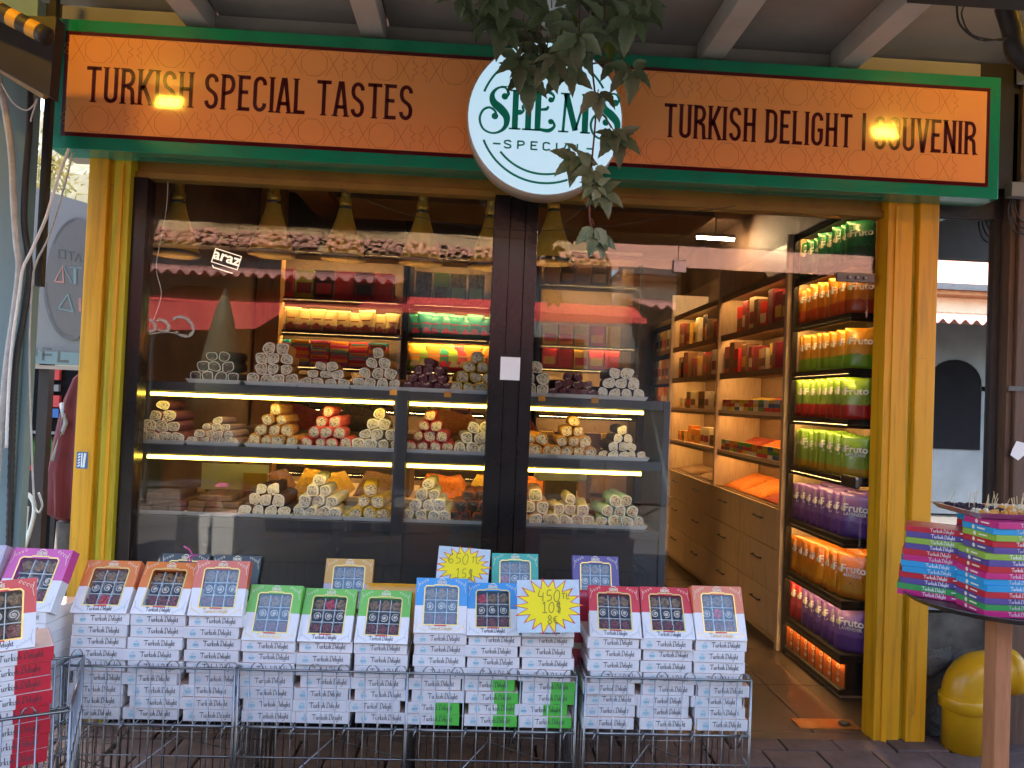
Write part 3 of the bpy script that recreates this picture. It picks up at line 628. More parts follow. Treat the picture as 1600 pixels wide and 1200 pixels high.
def tray_mesh(wd, dp_):
    k = round(wd, 3)
    if k in tray_me: return tray_me[k]
    mb = MB(); a, b = wd / 2, dp_ / 2; t = .012
    o = [(-a + .012, -b + .012, 0), (a - .012, -b + .012, 0), (a - .012, b - .012, 0), (-a + .012, b - .012, 0), (-a, -b, .02), (a, -b, .02), (a, b, .02), (-a, b, .02), (-a + .008, -b + .008, .019), (a - .008, -b + .008, .019), (a - .008, b - .008, .019), (-a + .008, b - .008, .019), (-a + .02, -b + .02, .005), (a - .02, -b + .02, .005), (a - .02, b - .02, .005), (-a + .02, b - .02, .005)]
    fs = [(3, 2, 1, 0), (12, 13, 14, 15)]
    for s in (0, 4, 8):
        for j in range(4): j2 = (j + 1) % 4; fs.append((s + j, s + j2, s + 4 + j2, s + 4 + j))
    mb.add(o, fs); tray_me[k] = mb.mesh('serving_tray', 'tray_white', smooth='recalc'); tray_me[k].polygons.foreach_set('use_smooth', [False] * len(fs)); return tray_me[k]
TIER = {'top': 1.6005, 'middle': 1.2905, 'bottom': .9405}
TR = [  # tier, pixel x, layout (rolls per layer), coat, filling, description, radius
 ('top', 334, (4, 3, 2), 'choc', 'dark', 'dark chocolate'), ('top', 424, (4, 3, 3, 2), 'saffron', 'nut', 'orange-dusted cream'), ('top', 506, (4, 3, 2), 'saffron', 'nut', 'flat orange and cream'), ('top', 588, (4, 3, 2, 1), 'saffron', 'pist', 'cream pistachio'),
 ('top', 668, (5, 4, 3, 1), 'burgundy', 'dots', 'burgundy rose-petal'), ('top', 742, (4, 3, 2, 1), 'yellow', 'nut', 'yellow-coated'), ('top', 838, (2, 2, 1), 'olive', 'pist', 'olive-coated'), ('top', 896, (5, 4, 2), 'plum', 'dots', 'dark plum'), ('top', 972, (4, 3, 2), 'plum', 'milk', 'dark-coated white-centred'),
 ('middle', 247, (4, 3, 2, 1), 'purple', 'ash', 'purple-coated'), ('middle', 332, (5, 4, 3, 1), 'lilac', 'ash', 'lilac'), ('middle', 424, (4, 3, 2, 1), 'caramel', 'pist', 'caramel-coated'), ('middle', 508, (4, 3, 2, 1), 'pink', 'pist', 'coral pink'), ('middle', 588, (4, 3, 2, 1), 'white', 'pist', 'white coconut'),
 ('middle', 670, (4, 3, 2, 1), 'crimson', 'pist', 'crimson-rimmed'), ('middle', 748, (4, 3, 2), 'grey', 'ash', 'grey-white'), ('middle', 836, (3, 2), 'orange', 'nut', 'bright orange'), ('middle', 896, (4, 3, 2, 1), 'caramel', 'nut', 'pale caramel'), ('middle', 974, (5, 3, 2, 1), 'choc', 'milk', 'chocolate-coated'),
 ('bottom', 412, (4, 3, 2), 'plum', 'milk', 'plum and white'), ('bottom', 494, (4, 3, 2, 1), 'white', 'ash', 'snow white'), ('bottom', 576, (3, 2, 1), 'yellow', 'nut', 'long yellow'), ('bottom', 666, (4, 3, 2, 1), 'white', 'ash', 'white nutty'), ('bottom', 738, (4, 3, 2), 'rust', 'dark', 'red-brown'), ('bottom', 836, (3, 2, 1), 'rose', 'pist', 'pale rose'), ('bottom', 892, (4, 3, 1), 'cream', 'berry', 'cream and berry'), ('bottom', 970, (4, 3, 2), 'mint', 'nut', 'mint blue'),
]
for tier, px, lay, coat, fil, desc in TR:
    z0 = TIER[tier]; py = {'top': 585, 'middle': 690, 'bottom': 800}[tier] + (px - 250) * .04
    cx = at(px, py, .19).x; wd = .272 if px not in (838, 836) else .23
    tag(ob('serving_tray', tray_mesh(wd, .36), None, (cx, .36, z0)), f'white tray under the {desc} rolls on the {tier} tier', 'tray', 'trays of sweets in the window')
    n0 = max(lay); r0 = min(.034, (wd - .03) / (2 * n0) * 1.02); zz = z0 + .0055
    flat = .8 if 'flat' in desc or desc == 'lilac' else 1
    for li, n in enumerate(lay):
        for k in range(n):
            me = R.choice(ROLL); r = r0 * R.uniform(.98, 1.16); x = cx + (k - (n - 1) / 2) * r0 * 2.02 + R.uniform(-.004, .004)
            zc = zz + r0 * .88 * flat + li * r0 * 1.70 * flat
            o = ob('lokum_roll', me[0], None, (x, .20 + li * .012 + R.uniform(-.012, .02), zc), (R.uniform(-.03, .03), R.choice((0, PI)) + R.uniform(-.3, .3), R.uniform(-.12, .12)), ['coat_' + coat, RIMC2.get(coat, RIMC.get(fil, 'sugar_rim'))], scale=(r * R.uniform(.95, 1.1), r * R.uniform(2.3, 3.0), r * flat * R.uniform(.84, 1.0)))
            tag(o, f'{desc} lokum roll, {ORD[k]} from left, layer {("one", "two", "three", "four")[li]}, {tier} tier', 'sweet', f'{desc} rolls, {tier} tier')
            ob('cut_face', me[1], o, mats=[FI[fil]])
bar_me = [MB().box(-.042, .042, -.06, .06, 0, .03).mesh('chocolate_bar', 'coat_choc', bevel=.006) for _ in range(1)]
coatm('cocoa', (.075, .032, .022)); coatm('cocoa_nut', (.11, .06, .03), .6)
for px, m_, d in ((246, 'coat_cocoa', 'plain'), (330, 'coat_cocoa_nut', 'nut-topped')):
    cx = at(px, 800, .19).x
    tag(ob('serving_tray', tray_mesh(.272, .36), None, (cx, .36, .9405)), f'white tray under the {d} chocolate bars on the bottom tier', 'tray', 'trays of sweets in the window')
    for li, n in enumerate((3, 3, 2)):
        for k in range(n):
            for dy in (0, .125):
                o = ob('chocolate_bar', bar_me[0], None, (cx + (k - (n - 1) / 2) * .086 + R.uniform(-.004, .004), .265 + dy + R.uniform(-.006, .006) + li * .015, .946 + li * .0305), (0, 0, R.uniform(-.08, .08)), [m_])
                tag(o, f'{d} brown chocolate bar, {ORD[k]} from left, {("bottom", "middle", "top")[li]} layer, {"front" if dy == 0 else "back"} row', 'sweet', f'{d} chocolate bars')
# small orange price clips on the top tier
for px in (615, 700, 847, 930):
    p = at(px, 603 + (px - 615) * .03, .148)
    tag(box('price_clip', 'coat_orange', None, p.x - .018, p.x + .018, .144, .149, 1.578, 1.606), 'small orange paper tag on the cabinet top edge ' + {615: 'by the burgundy rolls', 700: 'by the yellow rolls', 847: 'beside the pillar', 930: 'by the plum rolls'}[px], 'price tag')

# ------------------------------------------------------------------ pendant lamps
cone = MB().lathe([(.034, .30), (.040, .27), (.050, .23), (.124, .012), (.128, 0), (.123, .004), (.048, .22), (.03, .26)], 32).mesh('shade', 'lamp_cone', smooth=True)
band = MB().lathe([(.129, -.004), (.1295, .012), (.126, .013), (.122, -.004)], 32).mesh('rim_band', 'steel_dark', smooth=True)
cap_ = MB().lathe([(.022, .47), (.026, .468), (.027, .36), (.034, .345), (.036, .32), (.031, .30)], 20).mesh('socket', 'brass', smooth=True)
ring = MB().lathe([(.0365, .287), (.038, .30), (.034, .302)], 20).mesh('collar', 'steel_dark', smooth=True)
fill_bulb = MB().lathe([(.002, .07), (.03, .09), (.036, .12), (.025, .16), (.012, .19)], 14).mesh('fill_bulb', 'fill_bulb', smooth=True)
for i, (px, py, Y) in enumerate(((275, 398, .62), (424, 398, .62), (536, 405, .70), (657, 411, .70), (764, 418, .74), (862, 410, .62))):
    p = at(px, py, Y)
    t = thing('pendant_lamp', f'gold cone pendant lamp in the shop window, {ORD[i]} from the left', 'lamp', p, group='gold pendant lamps')
    ob('shade', cone, t); ob('rim_band', band, t); ob('socket', cap_, t); ob('collar', ring, t); ob('fill_bulb', fill_bulb, t)
    ob('cord', MB().tube([(0, 0, .468), (0, 0, 3.355 - p.z)], .003, 5).mesh('cord', 'cable_black'), t)

# ------------------------------------------------------------------ right wall: pouch rack by the door
RX, RXB, RY0, RY1 = 2.0, 2.34, .42, 1.14
rk = thing('pouch_rack', 'black shelf rack of fruit pouches just inside the doorway', 'shelf')
RZ = [2.44, 2.14, 1.83, 1.545, 1.225, .885, .545, .25]
for z in RZ + [.06, 2.74]:
    s = box('shelf', 'shelf_dark', rk, RX, RXB, RY0, RY1, z - .03, z, bevel=.002)
    if z > .1: box('shelf_lip', 'shelf_dark', rk, RX, RX + .006, RY0, RY1, z - .05, z - .031); box('shelf_lip', 'shelf_dark', rk, RX + .007, RXB, RY0, RY0 + .006, z - .05, z - .031)
for x, y in ((RX - .004, RY1 + .002), (RXB - .03, RY0 - .03)): box('upright', 'shelf_dark', rk, x, x + .03, y, y + .028, .01, 2.74)
box('back_panel', 'unit_wood', rk, RXB + .002, RXB + .012, RY0, RY1, .06, 2.74)
box('far_panel', 'unit_wood', rk, RX + .032, RXB, RY1 + .002, RY1 + .012, .06, 2.74)
box('plinth', 'unit_wood', rk, RX + .02, RXB, RY0 + .02, RY1, .01, .029)
for z in RZ + [2.74]:
    s = box('led_strip', 'led_soft', rk, RX + .008, RX + .016, RY0 + .03, RY1 - .02, z - .039, z - .031)
def pouch_mat(nm, top, mid, bot, edge=.35):
    m, n, l, b = nodes('pouch_' + nm); t = n.new('ShaderNodeTexCoord'); sp = n.new('ShaderNodeSeparateXYZ'); l.new(t.outputs['Generated'], sp.inputs[0])
    nz = noise(n, l, t.outputs['Generated'], 5, 3); a = n.new('ShaderNodeMath'); a.operation = 'MULTIPLY_ADD'; a.inputs[1].default_value = .12; l.new(nz, a.inputs[0]); l.new(sp.outputs[2], a.inputs[2])
    c1 = ramp(n, l, a.outputs[0], [(edge - .02 + .06, bot), (edge + .02 + .06, mid), (.75, top), (1, top)])
    vo = n.new('ShaderNodeTexVoronoi'); vo.inputs['Scale'].default_value = 7; l.new(t.outputs['Generated'], vo.inputs['Vector'])
    k = ramp(n, l, vo.outputs['Distance'], [(.12, sc_(bot, .45)), (.16, (1, 1, 1))], 'LINEAR')
    mx = n.new('ShaderNodeMix'); mx.data_type = 'RGBA'; mx.blend_type = 'MULTIPLY'
    band_ = ramp(n, l, sp.outputs[2], [(.18, (0, 0, 0)), (.24, (1, 1, 1)), (.44, (1, 1, 1)), (.5, (0, 0, 0))]); l.new(band_, mx.inputs[0]); l.new(c1, mx.inputs[6]); l.new(k, mx.inputs[7])
    l.new(mx.outputs[2], b.inputs['Base Color']); b.inputs['Roughness'].default_value = .32; b.inputs['Coat Weight'].default_value = .25
    bump(n, l, b, noise(n, l, tex_coord(n, l, 'Object'), 40, 3), .35); M['pouch_' + nm] = m
pouch_mat('forest', (.02, .17, .075), (.03, .22, .09), (.02, .12, .06)); pouch_mat('flame', (.68, .24, .015), (.66, .20, .015), (.50, .05, .012)); pouch_mat('citrus', (.70, .30, .015), (.72, .34, .03), (.18, .38, .02))
pouch_mat('apple', (.25, .42, .03), (.34, .50, .07), (.55, .025, .02)); pouch_mat('pear', (.20, .38, .03), (.34, .48, .06), (.60, .30, .02), .2); pouch_mat('lavender', (.17, .075, .30), (.23, .12, .38), (.12, .045, .24))
pouch_mat('mango', (.66, .18, .012), (.70, .32, .02), (.66, .18, .012), .15); pouch_mat('pomegranate', (.50, .03, .05), (.58, .10, .12), (.40, .02, .04)); pouch_mat('teal', (.02, .25, .17), (.05, .33, .22), (.02, .20, .13)); pouch_mat('kraft', (.50, .36, .14), (.60, .46, .24), (.22, .09, .06), .3)
def pouch_mesh(k, wd=.135, h=.19):
    rr = random.Random(k); nx, nz = 7, 10; vs = []; fs = []
    for s in (-1, 1):
        for j in range(nz + 1):
            for i in range(nx + 1):
                u, v = i / nx * 2 - 1, j / nz; d = (1 - abs(u) ** 3) * (max(0, 1 - (v / .86) ** 4) if v < .86 else 0) * .028 * (1 if v > .08 else .8) + .0012
                vs.append((u * wd / 2 * (1 - .03 * math.sin(v * PI)), s * (d + rr.uniform(-.0012, .0012)), v * h))
    q = (nx + 1) * (nz + 1)
    for j in range(nz):
        for i in range(nx): a = j * (nx + 1) + i; fs.append((a, a + 1, a + nx + 2, a + nx + 1)); a += q; fs.append((a, a + nx + 1, a + nx + 2, a + 1))
    for j in range(nz):
        a = j * (nx + 1); fs.append((a, a + nx + 1, a + nx + 1 + q, a + q)); a += nx; fs.append((a, a + q, a + nx + 1 + q, a + nx + 1))
    for i in range(nx): fs.append((i, i + q, i + 1 + q, i + 1)); a = nz * (nx + 1) + i; fs.append((a, a + 1, a + 1 + q, a + q))
    return MB().add(vs, fs).mesh('pouch', [None], smooth=True)
PO = [pouch_mesh(k) for k in range(4)]
fruto = font_mesh('lettering', 'Fruto', .046, 'ink_white', .0012)
mk('badge', (.45, .40, .26), .4)
badge = MB().disc(0, 0, .0125, 0, 12).stroke([(-.005, .012), (-.002, .05)], .002, .0004).stroke([(.005, .012), (.002, .05)], .002, .0004).mesh('badge', 'badge')
def sub(txt): return font_mesh('flavour', txt, .019, 'ink_white', .0003)
SUBT = dict(forest='PISTACHIO', flame='TROPICAL', citrus='ORANGE', apple='APPLE', pear='APPLE MIX', lavender='LAVENDER', mango='MANGO', pomegranate='POMEGRANATE')
SUBT['forest'] = ''; SUBT['flame'] = ''; SUBT['citrus'] = ''; SUBT['apple'] = ''; SUBT['pomegranate'] = ''
mk('c_wine', (.20, .02, .03), .35, var=.15, scale=18)
PICT = MB().disc(0, .0, .024, 0, 9).disc(-.022, -.012, .013, .0003, 7).disc(.024, -.010, .014, .0003, 7).stroke([(-.034, .055), (.034, .055)], .010, 0).mesh('picture', [None])
def pouch(fl, loc, rz, label, group, detail=True, s=1):
    o = ob('pouch', R.choice(PO), None, loc, (R.uniform(-.06, .03), R.uniform(-.03, .03), rz), ['pouch_' + fl], scale=(s, s, s)); tag(o, label, 'pouch', group)
    if not detail: ob('picture', PICT, o, (0, -.0312, .05), (-.05, 0, 0), mats=['box_red' if fl == 'teal' else 'c_wine' if fl == 'kraft' else 'badge'])
    if detail:
        ob('lettering', fruto, o, (.008, -.0315, .112), (-.08, 0, 0)); ob('badge', badge, o, (-.042, -.026, .122), (-.12, 0, 0))
        if SUBT.get(fl): ob('flavour', sub(SUBT[fl]), o, (.006, -.0318, .094), (-.02, 0, 0))
    return o
ROWS = [('forest', 'dark green', 0), ('flame', 'orange and red', 1), ('citrus', 'orange and green', 2), ('apple', 'lime and red', 3), ('pear', 'lime and orange', 4), ('lavender', 'purple', 5), ('mango', 'orange', 6), ('lavender', 'purple', 7)]
for ri, (fl_, cn, zi) in enumerate(ROWS):
    z = RZ[zi] + .001; n = 8
    for k in range(n):
        y = RY0 + .075 + k * (RY1 - RY0 - .13) / (n - 1)
        f2, c2 = (('pomegranate', 'red') if ri == 7 and k >= 6 else (fl_, cn))
        pouch(f2, (RX + .092 + R.uniform(-.006, .006), y, z), -rad(40) + R.uniform(-.10, .10), f'{c2} pouch, {ORD[k]} from the doorway end, {ORD[ri]} shelf of the pouch rack', 'fruit pouches on the rack', True, R.uniform(1.20, 1.30))
        if ri in (5, 6, 7) and k % 2 == 0: pouch(f2, (RX + .235, y + .03, z), -rad(60), f'{c2} pouch, {ORD[k // 2]} along the back row of the {ORD[ri]} rack shelf', 'fruit pouches behind the front row', False, 1.28)
    pouch(fl_, (RX + .235, RY0 + .05, z), -rad(8), f'{cn} pouch facing the street at the end of the {ORD[ri]} rack shelf', 'fruit pouches on the rack', True, 1.22)
mk('carton_orange', (.62, .12, .015), .45, var=.1, scale=20); mk('carton_black', (.02, .015, .015), .45)
ctn = MB().box(-.05, .05, -.002, 0, 0, .145).mesh('front_panel', 'carton_orange'); ctb = MB().box(-.062, .062, .0005, .10, 0, .147).mesh('carton', 'carton_black', bevel=.002)
emb = MB().stroke(arc(0, .105, .012, .012, 0, 360, 12), .004, -.0026).stroke([(0, .05), (0, .085)], .004, -.0026).stroke([(-.012, .07), (0, .06), (.012, .07)], .003, -.0026).disc(0, .03, .012, -.0026, 8).mesh('emblem', 'ink_pale')
for k in range(7):
    o = ob('carton', ctb, None, (RX + .03, RY0 + .07 + k * .1, .0605), (0, 0, -PI / 2 + .22)); tag(o, f'orange and black carton, {ORD[k]} from the doorway, bottom of the pouch rack', 'carton', 'orange cartons on the rack')
    ob('front_panel', ctn, o); ob('emblem', emb, o)

# ------------------------------------------------------------------ right wall: wooden unit with drawers
wu = thing('drawer_unit', 'light wood wall unit with drawers below and spice shelves above', 'wall unit')
UY = [1.20, 2.55, 4.05, 5.1]; UX, UXB = 1.98, 2.35
box('carcass', 'unit_dark', wu, UX + .02, UXB, UY[0], UY[2], .06, .93); box('plinth', 'unit_wood', wu, UX + .04, UXB, UY[0], UY[2], .01, .058)
cols = [1.205, 1.93, 2.66, 3.36, 4.045]; rows = [.07, .36, .65, .925]
hnd = MB().tube([(0, -.07, 0), (-.02, -.07, 0), (-.02, .07, 0), (0, .07, 0)], .006, 6).mesh('handle', 'steel_dark')
for a, b in zip(cols, cols[1:]):
    for z0, z1 in zip(rows, rows[1:]):
        d = box('drawer', 'unit_wood', wu, UX, UX + .018, a + .003, b - .003, z0 + .003, z1 - .003, bevel=.0015); ob('handle', hnd, d, (UX, (a + b) / 2, (z0 + z1) / 2 + .04))
USH = [2.19, 1.87, 1.565, 1.235]
for a, b in zip(UY, UY[1:]):
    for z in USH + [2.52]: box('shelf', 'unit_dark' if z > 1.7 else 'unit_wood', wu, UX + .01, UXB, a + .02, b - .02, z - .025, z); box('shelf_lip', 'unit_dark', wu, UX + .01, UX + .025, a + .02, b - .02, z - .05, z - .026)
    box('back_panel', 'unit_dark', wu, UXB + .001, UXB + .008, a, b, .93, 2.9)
for y in UY[:3]: box('upright', 'unit_wood', wu, UX - .01, UXB, y - .018, y + .018, .93 if y > 1.3 else .01, 2.75, bevel=.002)
for a, b in zip(UY[:2], UY[1:]):
    for z in (1.565, 1.235, 1.87, 2.19, 2.52): box('led_strip', 'led_soft', wu, UX + .027, UX + .035, a + .08, b - .08, z - .036, z - .027)
def heap(name, m_, label, x0, x1, y0, y1, z, h, tilt=.12, grp='spice heaps', cat='spice'):
    n = 10; vs = []; fs = []; rr = R
    for j in range(n + 1):
        for i in range(n + 1):
            u, v = i / n, j / n; e = min(1, 4 * u * (1 - u) * 1.6) * min(1, 4 * v * (1 - v) * 1.6)
            vs.append((x0 + (x1 - x0) * u, y0 + (y1 - y0) * v, z + tilt * u + h * e * (.8 + .2 * math.sin(5 * v + 3 * u)) + rr.uniform(-.004, .004)))
    for j in range(n):
        for i in range(n): a = j * (n + 1) + i; fs.append((a, a + 1, a + n + 2, a + n + 1))
    k = len(vs); vs += [(x0, y0, z), (x1, y0, z), (x1, y1, z), (x0, y1, z)]; fs += [tuple([k] + list(range(n + 1))[::1] + [k + 1])[::-1], tuple([k + 3] + [n * (n + 1) + i for i in range(n + 1)] + [k + 2]), tuple([k] + [i * (n + 1) for i in range(n + 1)] + [k + 3]), (k, k + 1, k + 2, k + 3)]
    o = ob(name, MB().add(vs, fs).mesh(name, m_, smooth='recalc')); return tag(o, label, cat, grp)
pk = MB().box(-.02, .0, -.045, .045, 0, .028).mesh('packet', [None], bevel=.002)
for k_, c_ in (('pr', (.50, .03, .04)), ('pg', (.10, .30, .05)), ('pw', (.6, .56, .5)), ('po', (.62, .22, .02)), ('pb', (.03, .12, .30)), ('py', (.6, .42, .04)), ('pm', (.45, .04, .18)), ('pt', (.02, .33, .42)), ('pp', (.14, .06, .22))): mk('pack_' + k_, c_, .4, var=.1, scale=20)
PACK = ['pr', 'pg', 'pw', 'po', 'pb', 'py']
for zi, z in enumerate((1.565, 1.235, .935)):
    for j, (a, b) in enumerate(((1.26, 1.66), (1.68, 2.08), (2.10, 2.50))):
        heap('spice_heap', ('spice_orange', 'spice_red', 'spice_yellow', 'spice_orange', 'spice_red', 'spice_orange')[(j + zi * 2) % 6], f'{("orange", "red-brown", "yellow", "orange", "red-brown", "orange")[(j + zi * 2) % 6]} spice heap, {ORD[j]} from the doorway, {("upper", "middle", "counter")[zi]} spice shelf', UX + .06, UXB - .02, a, b, z + .001, .03, .11)
    if zi < 2:
        for j in range(13):
            for s in range(3):
                o = ob('packet', pk, None, (UX + .045, 1.28 + j * .096, z + .001 + s * .0285), (0, 0, R.uniform(-.04, .04)), ['pack_' + R.choice(PACK)]); tag(o, f'small spice packet, {("lowest", "middle", "topmost")[s]} in the {ORD[j]} pile from the doorway, {("upper", "middle")[zi]} spice shelf', 'packet', f'spice packets, {("upper", "middle")[zi]} shelf')
    for j in range(2 if zi == 2 else 0): heap('sweet_heap', 'spice_brown', f'brown heap in the far bay, {("upper", "middle", "counter")[zi]} shelf, {("near", "far")[j]} side', UX + .05, UXB - .03, 2.65 + j * .7, 3.25 + j * .7, z + .001, .05, .03, 'heaps in the far bay')
# cartons and jars on the upper shelves of the unit
up = {}
def carton(cols_, loc, wd, h, dp_, rz, label, group, stripe=None):
    k = (round(wd, 2), round(h, 2), round(dp_, 2))
    if k not in up: up[k] = (MB().box(-wd / 2, wd / 2, 0, dp_, 0, h).mesh('carton', [None], bevel=.002), MB().box(-wd * .4, wd * .4, -.0015, -.0003, h * .18, h * .55).mesh('label_panel', [None]))
    o = ob('carton', up[k][0], None, loc, (0, 0, rz), [cols_[0]]); tag(o, label, 'carton', group); ob('label_panel', up[k][1], o, mats=[cols_[1]]); return o
for c_, v_c in (('c_cream', (.55, .46, .30)), ('c_brown', (.14, .07, .035)), ('c_gold', (.52, .33, .06)), ('c_red', (.48, .03, .03)), ('c_green', (.16, .26, .04)), ('c_dark', (.03, .02, .02)), ('c_orange', (.60, .20, .02)), ('c_lime', (.36, .42, .05)), ('c_pink', (.5, .08, .16))): mk(c_, v_c, .35, var=.15, scale=18)
CC = ['c_wine', 'c_cream', 'c_brown', 'c_gold', 'c_red', 'c_wine', 'c_brown', 'c_dark']
for bi, (a, b) in enumerate(((1.24, 2.5), (2.6, 4.0))):
    for si, z in enumerate((1.871, 2.191)):
        y = a + .03; k = 0
        while y < b - .1:
            wd = R.choice((.08, .10, .12)); h = R.choice((.16, .19, .22, .25))
            if R.random() > .12: carton((R.choice(CC), R.choice(CC)), (UX + .03 + R.uniform(0, .05), y + wd / 2, z), wd, h, .1, -PI / 2 + R.uniform(-.1, .1), f'packaged box, {ORD[min(k, 17)]} from the doorway, {("lower", "upper")[si]} row, {("near", "far")[bi]} bay of the wall unit', 'boxes on the wall unit'); k += 1
            y += wd + .008
for si, z in enumerate((1.236, 1.566, 1.871, 2.191)):
    for k in range(6): carton((R.choice(['c_gold', 'c_orange', 'c_brown', 'c_cream']), R.choice(CC)), (UX + .03, 4.18 + k * .15, z), .13, .22, .1, -PI / 2, f'box in the farthest bay of the right wall, {ORD[si]} shelf up, {ORD[k]} along', 'boxes in the farthest bay')

for si, z in enumerate((1.236, 1.566)):
    for k in range(9): carton((R.choice(['c_gold', 'c_cream', 'c_orange', 'c_brown']), R.choice(CC)), (UX + .04 + R.uniform(0, .03), 2.70 + k * .14, z + .001), R.choice((.10, .12)), R.choice((.10, .13, .16)), .1, -PI / 2 + R.uniform(-.15, .15), f'small box, {ORD[k]} along the {("middle", "upper")[si]} spice shelf, far bay', 'boxes in the far spice bay')
# ------------------------------------------------------------------ back wall shelves
bw = thing('back_shelves', 'dark shelves of boxed sweets along the back wall', 'shelves'); BY = 2.62; BYS = [2.62, 2.62, 4.75]
BX = [(at(415, 465, BY).x, at(632, 465, BY).x), (at(638, 465, BY).x, at(772, 465, BY).x), (at(842, 500, 4.75).x, at(1000, 500, 4.75).x)]
BZA = [at(590, 470, BY).z, at(590, 522, BY).z, at(590, 575, BY).z, at(590, 640, BY).z, at(590, 740, BY).z]; BZB = [at(920, 445, 4.75).z, at(920, 541, 4.75).z, at(920, 577, 4.75).z, at(920, 650, 4.75).z, at(920, 710, 4.75).z]; BZS = [BZA, BZA, BZB]
for i, (a, b) in enumerate(BX):
    y0 = BYS[i]; y1 = y0 + .36
    for z in BZS[i] + [BZS[i][0] + .40]: box('shelf', 'shelf_dark', bw, a, b, y0, y1, z - .02, z); box('shelf_lip', 'shelf_dark', bw, a, b, y0, y0 + .008, z - .045, z - .021); box('led_strip', 'led_back', bw, a + .05, b - .05, y0 + .03, y0 + .04, z - .03, z - .021)
    for x in (a, b): box('upright', 'shelf_dark', bw, x - .012, x + .012, y0 - .01, y1, .01, 3.2)
    box('back_panel', 'unit_dark', bw, a, b, y1 + .002, y1 + .012, .5, 3.2)
mk('foil', (.20, .17, .05), .2, metal=.3, var=.6, scale=30)
SH = ['top', 'second', 'third', 'fourth', 'fifth']
def row_boxes(bi, zi, wd, h, cols_, lays=1, what='box'):
    a, b = BX[bi]; n = int((b - a - .08) / (wd + .012)); 
    for k in range(n):
        for l_ in range(lays):
            carton((cols_[(k + l_) % len(cols_)], R.choice(cols_)), (a + .05 + (k + .5) * (wd + .012), BYS[bi] + .03 + R.uniform(0, .02), BZS[bi][zi] + .001 + l_ * (h + .001)), wd, h, .15, R.uniform(-.04, .04), f'{what}, {ORD[k % 18]} from left, {(ORD[l_] + " layer, ") if lays > 1 else ""}{SH[zi]} back shelf, {("left", "middle", "right")[bi]} bay', f'boxes on the {SH[zi]} back shelf, {("left", "middle", "right")[bi]} bay')
row_boxes(0, 0, .155, .24, ['c_red', 'c_lime', 'c_dark', 'c_red', 'c_wine'], what='red or lime gift box'); row_boxes(1, 0, .135, .27, ['foil', 'c_green', 'foil'], what='dark green glossy gift box')
a, b = BX[0]
for k in range(10): pouch('kraft', (a + .1 + k * (b - a - .2) / 9, BY + .08, BZA[1] + .001), R.uniform(-.35, .35), f'cream bag, {ORD[k]} from the left on the second back shelf', 'cream bags on the back shelf', False, R.uniform(.9, 1.1))
a, b = BX[1]
for k in range(8): pouch('teal', (a + .07 + k * (b - a - .14) / 7, BY + .08, BZA[1] + .001), R.uniform(-.3, .3), f'teal pouch, {ORD[k]} from the left on the second back shelf', 'teal pouches on the back shelf', False, R.uniform(1.0, 1.12))
for k in range(8): pouch(('citrus', 'pear', 'mango', 'teal', 'apple', 'pomegranate', 'mango', 'flame')[k], (a + .07 + k * (b - a - .14) / 7, BY + .08, BZA[2] + .001), R.uniform(-.1, .1), f'bright pouch, {ORD[k]} from the left on the third back shelf', 'bright pouches on the back shelf', False, 1.2)
row_boxes(0, 2, .15, .029, ['pack_pr', 'pack_pt', 'pack_py', 'pack_pm', 'pack_po'], 7, 'thin bright box')
for zi, cs in ((0, ['c_brown', 'c_dark']), (1, ['c_gold', 'c_orange', 'c_gold', 'c_red']), (2, ['c_red', 'c_red', 'c_gold']), (3, ['c_gold', 'c_cream']), (4, ['c_gold', 'c_brown'])): row_boxes(2, zi, .17, .24, cs, what='gold or red box')
row_boxes(0, 3, .16, .14, ['c_green', 'c_dark', 'c_brown'], what='small dark box'); row_boxes(1, 3, .16, .14, ['c_green', 'c_cream', 'c_wine'], what='small labelled box')

# ------------------------------------------------------------------ counter behind the window
ct = thing('serving_counter', 'brown counter with glass top behind the window cabinet', 'counter')
box('body', 'unit_dark', ct, -1.86, .75, 1.25, 1.95, .01, .88); box('top', 'unit_wood', ct, -1.88, .77, 1.23, 1.97, .881, .91, bevel=.003)
box('led_strip', 'led_soft', ct, -1.6, .7, 1.28, 1.29, 1.30, 1.309); box('shelf_lip', 'unit_dark', ct, -1.6, .72, 1.235, 1.248, 1.275, 1.33); box('upper_shelf', 'unit_dark', ct, -1.6, .72, 1.25, 1.7, 1.31, 1.33)
for x in (-1.6, -.5, .70): box('upright', 'unit_dark', ct, x, x + .03, 1.30, 1.70, .911, 1.309)
for k, (x, m_, d) in enumerate(((-1.45, 'spice_brown', 'brown nut'), (-1.05, 'spice_yellow', 'yellow'), (-.65, 'spice_brown', 'dark nut'), (-.25, 'spice_orange', 'orange'), (.08, 'spice_yellow', 'pale yellow'), (.42, 'spice_orange', 'golden'))):
    heap('sweet_heap', m_, f'{d} heap on the counter behind the bottom tier of the window', x - .18, x + .18, 1.27, 1.65, .912, .16, .0, 'heaps on the serving counter')
for k, (x, m_, d) in enumerate(((-1.2, 'spice_red', 'dark red'), (-.8, 'spice_brown', 'brown'), (-.2, 'spice_orange', 'bright orange'), (.2, 'spice_red', 'rust'))):
    heap('sweet_heap', m_, f'{d} heap on the upper counter shelf behind the window', x - .19, x + .19, 1.27, 1.65, 1.331, .17, .0, 'heaps on the counter shelf')
pr = thing('label_printer', 'beige printer on the counter right of the black pillar', 'printer', (.50, 1.02, .0))
ob('body', MB().box(-.16, .16, 0, .2, 1.08, 1.29).mesh('body', 'printer', bevel=.02), pr); ob('slot', MB().box(-.05, .05, -.004, .0, 1.235, 1.243).mesh('slot', 'steel_dark'), pr)
